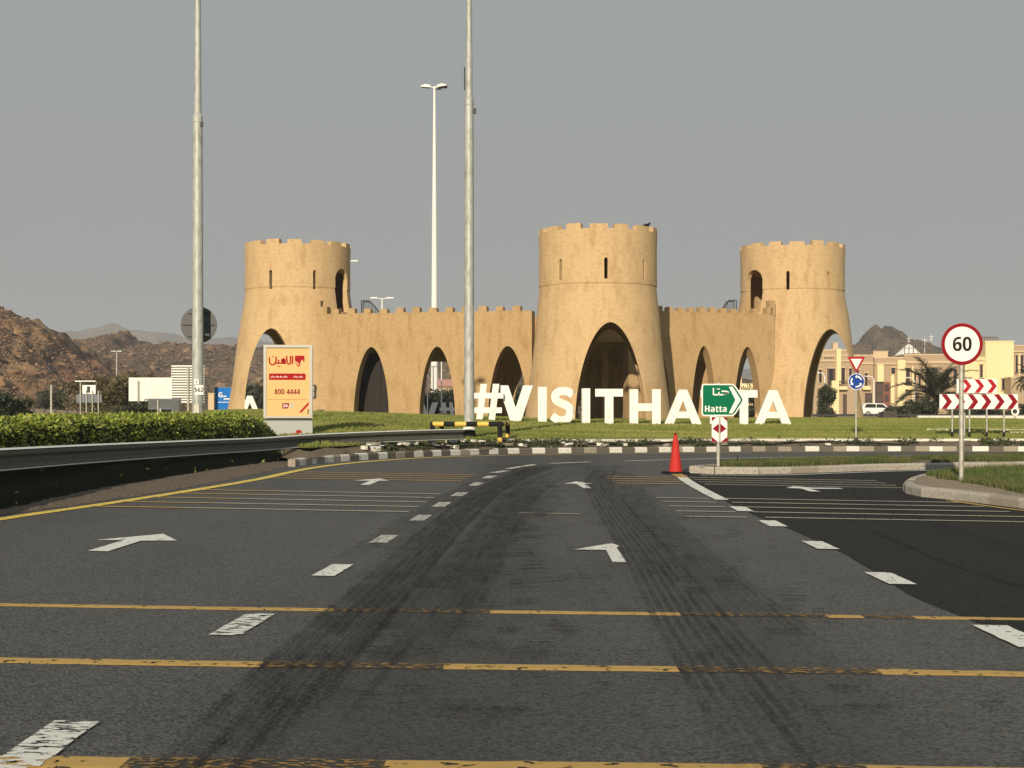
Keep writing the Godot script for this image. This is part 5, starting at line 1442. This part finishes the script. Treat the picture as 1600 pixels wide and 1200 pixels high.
func villa(label: String, x: float, rects: Array, turn := 0.0) -> void:
	var o := thing("villa", label, "house", at3(x, 230, 2.2), turn, "villas behind the roundabout")
	for r in rects:
		var c := Vector3((r[1] + r[3]) / 2, (r[2] + r[4]) / 2, r[5])
		var sz := Vector3(r[3] - r[1], r[4] - r[2], maxf(r[6], 0.1))
		var b := B.new()
		match r[0]:
			"w", "y":
				b.box(c - Vector3(0, 0, sz.z / 2), sz)
				var w := part(b, "wall", M.villa_beige if r[0] == "w" else M.villa_cream, o)
				b = B.new()
				b.box(Vector3(c.x, r[4] + 0.09, r[5] - sz.z / 2), Vector3(sz.x + 0.12, 0.2, sz.z + 0.14))
				part(b, "coping", M.villa_trim if r[0] == "w" else M.villa_cream, w)
			"p":
				b.box(c - Vector3(0, 0, sz.z / 2 - 0.002), sz); part(b, "pier", M.villa_cream, o)
			"c":
				b.box(c - Vector3(0, 0, sz.z / 2), sz); part(b, "cornice", M.villa_trim, o)
			"b":
				b.box(c, sz); var p := part(b, "balustrade", M.villa_trim, o)
				for i in 5:
					b = B.new(); b.box(c + Vector3((i - 2) * sz.x / 5.5, 0, sz.z / 2 + 0.01), Vector3(sz.x / 8, sz.y * 0.6, 0.05)); part(b, "opening", M.shutter, p)
			"n":
				# a recessed window: sill and reveal stand proud, dark pane behind two shutters
				b.box(c + Vector3(0, 0, 0.02), Vector3(sz.x, sz.y, 0.03)); var n := part(b, "window", M.glass_dark, o)
				for s in [-1.0, 1.0]:
					b = B.new(); b.box(c + Vector3(s * sz.x * 0.36, 0, 0.05), Vector3(sz.x * 0.26, sz.y, 0.05)); part(b, "shutter", M.shutter, n)
					b = B.new(); b.box(c + Vector3(s * (sz.x / 2 + 0.05), 0, 0.09), Vector3(0.1, sz.y + 0.2, 0.18)); part(b, "reveal", M.villa_trim, n)
				b = B.new(); b.box(c + Vector3(0, -sz.y / 2 - 0.06, 0.12), Vector3(sz.x + 0.3, 0.12, 0.26)); part(b, "sill", M.villa_trim, n)
				b = B.new(); b.box(c + Vector3(0, sz.y / 2 + 0.08, 0.16), Vector3(sz.x + 0.3, 0.14, 0.34)); part(b, "hood", M.villa_trim, n)
			"d", "e":
				b.box(c + Vector3(0, 0, 0.03), Vector3(sz.x, sz.y, 0.06)); var d := part(b, "door", M.door_dark if r[0] == "d" else M.door_red, o)
				for k in 3:
					b = B.new(); b.box(c + Vector3(0, (k - 1) * sz.y * 0.32, 0.07), Vector3(sz.x * 0.62, sz.y * 0.22, 0.04)); part(b, "door_panel", M.door_dark if r[0] == "e" else M.shutter, d)
			"k":
				b.box(c - Vector3(0, 0, sz.z / 2 - 0.01), sz); var k := part(b, "balcony", M.villa_cream, o)
				for i in 6:
					b = B.new(); b.box(Vector3(lerpf(r[1] + 0.06, r[3] - 0.06, i / 5.0), r[4] + 0.4, r[5] - 0.05), Vector3(0.06, 0.8, 0.06)); part(b, "baluster", M.shutter, k)
				b = B.new(); b.box(Vector3(c.x, r[4] + 0.82, r[5] - 0.05), Vector3(sz.x, 0.08, 0.1)); part(b, "hand_rail", M.shutter, k)
			"r":
				# roof-top pergola: posts and crossing battens
				b = B.new()
				for i in 7: b.box(Vector3(lerpf(r[1], r[3], i / 6.0), c.y, r[5]), Vector3(0.10, sz.y, 0.10))
				for i in 3: b.box(Vector3(c.x, lerpf(r[2] + 0.15, r[4], i / 2.0), r[5]), Vector3(sz.x, 0.10, 0.07))
				for i in 12: b.box(Vector3(lerpf(r[1], r[3], i / 11.0), r[4] + 0.06, r[5] - sz.z / 2), Vector3(0.07, 0.1, sz.z))
				part(b, "roof_pergola", M.fence_brown, o)
			"t":
				b.box(c - Vector3(0, 0, sz.z / 2), sz); b.box(Vector3(c.x, r[4] + 0.06, r[5] - sz.z / 2), Vector3(sz.x * 1.06, 0.12, sz.z * 1.06)); part(b, "roof_hut", M.villa_trim, o)

func build_right_background() -> void:
	villa("beige villa seen through the right tower's arch, with yellow piers and a roof hut", 48.59, [["w", -3.55, 0.06, 3.74, 9.07, 0.00, 9.00], ["w", -2.97, 9.07, 2.20, 9.93, -2.00, 6.00], ["p", -0.10, 4.85, 0.58, 10.12, 0.50, 0.60], ["p", -0.86, 0.25, 0.19, 5.33, 0.90, 0.90], ["b", -2.01, 8.49, -0.29, 9.02, 0.10, 0.20], ["c", -3.35, 8.20, 3.74, 8.46, 0.25, 0.30], ["n", -1.44, 4.56, -0.19, 7.15, 0.00, 0.00], ["n", 0.68, 4.75, 1.25, 7.25, 0.00, 0.00], ["n", -2.68, 5.04, -2.20, 6.96, 0.00, 0.00], ["k", 0.22, 3.99, 1.44, 4.47, 0.95, 1.00], ["d", 0.96, 0.25, 1.53, 3.32, 0.00, 0.00], ["d", -1.53, 0.44, -0.96, 3.70, 0.00, 0.00], ["n", 1.82, 5.04, 2.30, 7.15, 0.00, 0.00], ["n", 2.78, 4.85, 3.35, 6.96, 0.00, 0.00], ["t", 0.10, 9.95, 0.86, 11.08, -3.00, 1.20]])
	villa("beige villa with a roof-top trellis right of the right tower's foot", 53.33, [["w", -2.25, 0.06, 0.91, 9.07, -0.60, 9.00], ["r", -2.06, 9.35, 0.62, 10.70, -1.00, 3.00], ["n", -1.39, 5.42, -1.10, 6.48, -0.60, 0.00], ["n", -0.43, 4.56, 0.05, 6.48, -0.60, 0.00], ["d", -0.34, 0.25, 0.72, 3.51, -0.60, 0.00], ["c", -2.25, 7.82, 0.91, 8.11, -0.40, 0.30], ["k", -0.81, 3.99, 0.34, 4.56, 0.20, 0.80]])
	villa("villa with a tall dark brown and red-brown doorway between yellow piers", 56.49, [["w", -2.25, 0.06, 2.16, 8.68, 0.20, 9.00], ["p", -1.96, 5.18, -1.01, 7.73, 0.80, 0.70], ["p", 1.01, 0.06, 2.16, 8.40, 1.00, 1.00], ["d", -2.16, 0.25, -1.01, 5.14, 0.30, 0.00], ["e", -1.01, 0.25, 0.05, 5.14, 0.30, 0.00], ["p", 0.14, 1.97, 0.62, 6.19, 0.50, 0.40], ["c", -2.25, 7.75, 0.99, 7.98, 0.50, 0.35], ["n", 0.2, 6.35, 0.85, 7.25, 0.20, 0.00], ["t", -1.68, 8.9, 0.53, 9.83, -3.00, 2.50]])
	villa("beige villa with a roof-top railing behind the spreading palm", 63.15, [["w", -4.41, 0.06, 4.50, 9.16, 0.00, 9.00], ["r", -4.12, 9.3, -0.10, 11.08, -1.00, 3.00], ["n", -4.2, 4.66, -3.6, 7.25, 0.00, 0.00], ["n", -2.97, 4.56, -2.68, 6.48, 0.00, 0.00], ["n", -2.35, 4.56, -1.96, 6.48, 0.00, 0.00], ["p", -3.35, 1.02, -3.12, 7.53, 0.40, 0.35], ["p", -1.73, 1.02, -1.44, 7.53, 0.40, 0.35], ["k", -4.50, 3.99, -3.4, 4.50, 0.80, 0.90], ["n", -0.38, 5.04, 0.19, 7.34, 0.00, 0.00], ["n", 1.82, 4.47, 2.30, 6.48, 0.00, 0.00], ["n", 2.88, 4.85, 3.55, 6.96, 0.00, 0.00], ["c", -4.41, 7.92, 4.50, 8.30, 0.25, 0.30], ["d", -2.97, 0.25, -2.20, 3.60, 0.00, 0.00], ["d", -1.15, 0.25, -0.58, 3.12, 0.00, 0.00], ["n", 0.67, 4.56, 1.15, 6.58, 0.00, 0.00]])
	villa("low cream yellow villa just right of the speed limit sign", 69.14, [["y", -1.39, 0.06, 1.58, 8.68, 0.30, 9.00], ["n", 0.81, 5.81, 1.20, 7.73, 0.30, 0.00], ["n", -0.91, 3.12, -0.34, 4.85, 0.30, 0.00], ["c", -1.49, 8.3, 1.62, 8.5, 0.50, 0.30]])
	villa("tall plain cream yellow tower block with a seam down its front", 72.83, [["y", -2.11, 0.06, 2.11, 11.1, 0.60, 9.00], ["p", -0.32, 0.06, -0.16, 11.0, 0.68, 0.10], ["r", -1.82, 11.3, 0.58, 11.94, -2.00, 2.00], ["n", 0.29, 3.89, 0.86, 5.62, 0.60, 0.00], ["n", -1.63, 3.70, -1.05, 5.42, 0.60, 0.00]])
	villa("beige villa with narrow paired windows at the right edge of the picture", 78.73, [["w", -3.69, 0.06, 3.69, 10.50, 0.00, 9.00], ["n", -3.40, 6.58, -3.02, 9.16, 0.00, 0.00], ["n", -2.64, 6.58, -2.16, 9.16, 0.00, 0.00], ["p", -2.92, 4.85, -2.76, 9.45, 0.30, 0.30], ["c", -3.69, 9.6, 3.69, 9.85, 0.25, 0.30], ["w", -5.32, 0.06, -2.06, 5.62, 4.00, 3.00], ["n", -1.49, 6.77, -0.91, 9.07, 0.00, 0.00]])
	# buildings seen through the narrow arch above the letters
	var o := thing("villa", "distant cream house seen through the arch above the last letter T", "house", at3(38.5, 240, 2.2), 0, "villas behind the roundabout")
	var b := B.new(); b.box(Vector3(0, 2.6, -3), Vector3(7, 5.2, 6)); part(b, "wall", M.villa_cream, o)
	b = B.new(); b.box(Vector3(-2.6, 6.2, -2), Vector3(0.5, 2.4, 0.5)); part(b, "roof_hut", M.villa_cream, o)
	for i in 3:
		b = B.new(); b.box(Vector3(-2 + i * 1.7, 3.4, 0.02), Vector3(0.6, 1.4, 0.08)); part(b, "window", M.glass_dark, o)
	# peaked white tent roof
	o = thing("tent_roof", "peaked white tent roof behind the speed limit sign", "tent", at3(64.6, 250, 9.0))
	b = B.new()
	for i in 8:
		var a := TAU * i / 8; var c := TAU * (i + 1) / 8
		b.flat(Vector3(0, 5.2, 0), Vector3(cos(a) * 4.2, 1.6, sin(a) * 4.2), Vector3(cos(c) * 4.2, 1.6, sin(c) * 4.2), Vector3(cos(a), 1, sin(a)))
		b.cyl(Vector3(cos(a) * 4.1, -6, sin(a) * 4.1), Vector3(cos(a) * 4.1, 1.6, sin(a) * 4.1), 0.08, 0.08, 6)
	part(b, "canopy", M.letter_white, o)
	# rooftop aerials
	for q in [[62.6, 12.4], [63.6, 12.9], [60.2, 12.6]]:
		o = thing("roof_aerial", ["thin roof aerial in the middle of the railed villa's roof", "tallest thin roof aerial, nearest the tent roof", "thin roof aerial at the left end of the railed villa's roof"][[62.6, 63.6, 60.2].find(q[0])], "aerial", at3(q[0], 233, 11.3))
		b = B.new(); b.cyl(Vector3.ZERO, Vector3(0, q[1] - 9.5, 0), 0.06, 0.04, 6); part(b, "mast", M.white, o)
		b = B.new(); b.box(Vector3(0, q[1] - 9.9, 0), Vector3(0.7, 0.06, 0.06)); b.box(Vector3(0, q[1] - 10.3, 0), Vector3(0.5, 0.06, 0.06)); part(b, "crossbars", M.white, o)
	# street lamps in front of the villas
	for q in [[44.6, 219, 7.9, "white street lamp seen through the right tower's arch"], [51.6, 219, 7.4, "white street lamp behind the white car"], [57.4, 219, 7.2, "white street lamp in front of the railed villa"]]:
		o = thing("street_lamp", q[3], "street lamp", at3(q[0], q[1], 2.1), 0, "white lamps along the villa street")
		b = B.new(); b.cyl(Vector3.ZERO, Vector3(0, q[2] - 2.1, 0), 0.13, 0.08, 8); part(b, "pole", M.white, o)
		b = B.new(); b.tube(PackedVector3Array([Vector3(0, q[2] - 2.2, 0), Vector3(-0.25, q[2] - 1.7, 0), Vector3(-0.8, q[2] - 1.6, 0)]), 0.06, 6); b.box(Vector3(-1.0, q[2] - 1.62, 0), Vector3(0.5, 0.12, 0.25)); part(b, "lamp_head", M.white, o)
	# the parked car
	build_car()
	# dark rail fence along the far side of the roundabout
	o = thing("rail_fence", "long dark rail fence running behind the lawn on the right", "fence", at3(23.4, 120, 1.25))
	for y in [0.28, 0.62]:
		b = B.new(); b.box(Vector3(9.6, y, 0), Vector3(19.4, 0.16, 0.08)); part(b, "rail", M.iron, o)
	for i in 11:
		b = B.new(); b.box(Vector3(i * 1.92, 0.35, -0.08), Vector3(0.12, 0.8, 0.12)); part(b, "post", M.iron, o)
	o = thing("low_wall", "low white block wall at the back edge of the lawn on the right", "wall", at3(25.6, 97, 1.42))
	for i in 9:
		b = B.new(); b.box(Vector3(0.36 + i * 0.73, 0.10, 0.1 * i), Vector3(0.72, 0.42, 0.2)); part(b, "block", M.kerb_white, o)
	# planting
	palm("spreading date palm with arching fronds in front of the villas", at3(38.9, 141, 1.4), 2.2, 4.7, 3)
	palm("date palm cut by the right edge of the picture", at3(47.4, 140, 1.4), 3.7, 2.0, 5)
	for q in [[36.6, 138, 2.0, 3.4, "dark green shrub left of the spreading palm"], [34.6, 139, 1.3, 2.6, "low dark shrub between the white car and the palm"], [41.0, 136, 1.6, 4.2, "dark shrub behind the left end of the chevron board"], [45.0, 146, 4.2, 3.0, "grey-green bush behind the right end of the chevron boards"], [29.2, 143, 3.8, 1.6, "grey-green bush seen through the right tower's arch"], [44.0, 130, 1.5, 5.0, "dark low shrub behind the right end of the low wall"]]:
		leafy("shrub", q[4], "shrub", at3(q[0], q[1], 1.35), q[2], q[3], 0.5, 2600, 0.2, Color(0.03, 0.04, 0.018), Color(0.075, 0.085, 0.035), int(q[0] * 7))

func build_car() -> void:
	var o := thing("parked_car", "white estate car parked by the villas right of the right tower's foot", "car", at3(49.6, 208, 2.15), 0.12)
	var b := B.new()
	b.prism(round_poly(pv([-2.3, 0.35, 2.3, 0.35, 2.36, 0.95, 1.55, 1.12, 0.75, 1.72, -1.75, 1.78, -2.3, 1.15]), 0.18), -1.75, 0)
	part(b, "body", M.white, o)
	plates([round_poly(pv([-1.95, 1.15, 1.25, 1.13, 0.62, 1.60, -1.65, 1.66]), 0.1)], -1.77, 0.02, "side_glass", M.glass_dark, o)
	b = B.new(); b.box(Vector3(-0.3, 1.38, 0.03), Vector3(0.09, 0.55, 0.02)); part(b, "pillar", M.white, o)
	for x in [-1.4, 1.4]:
		for z in [-0.14, -1.6]:
			b = B.new(); b.cyl(Vector3(x, 0.34, z - 0.11), Vector3(x, 0.34, z + 0.16), 0.34, 0.34, 16); var w := part(b, "wheel", M.tyre, o)
			b = B.new(); b.cyl(Vector3(x, 0.34, z + 0.16), Vector3(x, 0.34, z + 0.17), 0.2, 0.2, 12); part(b, "rim", M.galvanised, w)
	for q in [[-2.28, "tail_light"], [2.3, "headlight"]]:
		b = B.new(); b.box(Vector3(q[0], 0.95, -0.25), Vector3(0.12, 0.18, 0.36)); part(b, q[1], M.bright_red if q[0] < 0 else M.galvanised, o)

func build_small_things() -> void:
	var b: B
	# ground cover, stones and irrigation hose in the bed behind the kerb
	var gc := thing("ground_cover", "straggling green plants in the bare bed behind the kerb", "plants", Vector3.ZERO)
	var lm := leaf_mesh(0.10, 0.05, 4)
	var xf := []; var cs := PackedColorArray()
	for i in 4200:
		var x := rng.randf_range(-4.2, 20)
		var d := lerp_list(KERB, x) + rng.randf_range(0.3, 1.75)
		if nz2.get_noise_2d(x * 1.1, d * 1.6) + (0.3 if absf(x + 0.2) < 1.8 else 0.0) < 0.12: continue
		xf.append(Transform3D(Basis.from_euler(Vector3(rng.randf_range(-0.8, 0.8), rng.randf() * TAU, 0)).scaled(Vector3.ONE * rng.randf_range(0.6, 1.4)), at3(x, d, land(x, d) + rng.randf_range(0.0, 0.10))))
		cs.append(shade(Color(0.06, 0.075, 0.02), rng.randf_range(0.5, 1.4)))
	copies("leaves", lm, xf, cs, M.leaf, gc)
	gc.set_meta("kind", "stuff")
	var hose := thing("irrigation_hose", "black irrigation hose lying along the bed behind the kerb", "hose", Vector3.ZERO)
	var pts := PackedVector3Array()
	for i in 90:
		var x := -3.6 + i * 0.2
		var d := lerp_list(KERB, x) + 0.75 + 0.3 * sin(x * 1.3) + 0.12 * sin(x * 4.1)
		pts.append(at3(x, d, land(x, d) + 0.05))
	b = B.new(); b.tube(pts, 0.028, 6); part(b, "hose", M.black, hose)
	# pale stones and broken concrete, one by one
	for i in 46:
		var x := rng.randf_range(-3.9, 3.4) if i < 38 else rng.randf_range(3.4, 12.0)
		var d := lerp_list(KERB, x) + rng.randf_range(0.3, 1.7)
		b = B.new()
		var sz := Vector3(rng.randf_range(0.07, 0.26), rng.randf_range(0.02, 0.05), rng.randf_range(0.06, 0.18))
		var poly := PackedVector2Array()
		for k in 7: poly.append(Vector2(cos(TAU * k / 7), sin(TAU * k / 7)) * Vector2(sz.x, sz.z) * rng.randf_range(0.6, 1.1))
		b.prism(poly, 0, sz.y * 2.0, Transform3D(Basis(Vector3.RIGHT, -PI / 2 + rng.randf_range(0.0, 0.25)), Vector3.ZERO))
		var s := hang(b.mesh(), "pale_stone", M.kerb_white if rng.randf() < 0.55 else M.rock_small, self)
		s.position = at3(x, d, land(x, d) + 0.01); s.rotation.y = rng.randf() * TAU
		tag(s, "pale broken stone lying in the bare bed behind the striped kerb", "stone", "pale stones in the bed behind the kerb")
	# floodlights standing on the lawn near the fort
	for q in [[-4.55, 103, 0.42, "dark round floodlight in front of the far hash sign"], [2.3, 79.6, 0.40, "black floodlight box on the lawn left of the middle tower"], [21.9, 89.0, 0.3, "black floodlight box at the foot of the right tower's outer leg"]]:
		var o := thing("floodlight", q[3], "floodlight", at3(q[0], q[1], land(q[0], q[1]) - 0.03), 0, "floodlights round the fort")
		b = B.new(); b.prism(round_poly(rect(-0.42, 0.12, 0.42, 0.12 + q[2] * 1.3), 0.12), -0.4, 0.0); part(b, "housing", M.rock_dark, o)
		b = B.new(); b.box(Vector3(0, 0.06, -0.2), Vector3(0.3, 0.16, 0.12)); part(b, "bracket", M.iron, o)
	# a black stub on the splitter island
	var st := thing("marker_stub", "thin black stub sticking up from the splitter island's grass", "stub", at3(5.05, 34.3, rd(5.05, 34.3) + 0.12))
	b = B.new(); b.cyl(Vector3.ZERO, Vector3(-0.02, 0.24, 0), 0.016, 0.012, 6); part(b, "stub", M.black, st)
	# a bird on the middle tower
	var bd := thing("bird", "small black bird perched on the middle tower's parapet at the right", "bird", at3(6.72, 76.6, 11.02))
	b = B.new()
	b.ball(Vector3(0, 0.12, 0), Vector3(0.15, 0.075, 0.07), 10, 6); b.ball(Vector3(0.13, 0.20, 0), Vector3.ONE * 0.055, 8, 6)
	b.cyl(Vector3(0.17, 0.20, 0), Vector3(0.24, 0.19, 0), 0.02, 0.003, 5); b.cyl(Vector3(-0.1, 0.11, 0), Vector3(-0.32, 0.05, 0), 0.04, 0.025, 6)
	for z in [-0.03, 0.03]: b.cyl(Vector3(0, 0.0, z), Vector3(0, 0.07, z), 0.008, 0.008, 5)
	part(b, "body", M.black, bd)
	settle(get_node("fort"), at3(2, 82, 1.4)); settle(get_node("hedge"), at3(-7.6, 22, 0.1)); settle(get_node("guard_rail"), at3(-6.9, 25, 0.1))
	settle(get_node("pipe_barrier"), at3(-1.25, 46.3, 0.6)); settle(get_node("ground_cover"), at3(0, 47, 0.5)); settle(get_node("irrigation_hose"), at3(0, 47, 0.5))

func settle(o: Node3D, base: Vector3) -> void:
	for c in o.get_children(): c.position -= base
	o.position = base
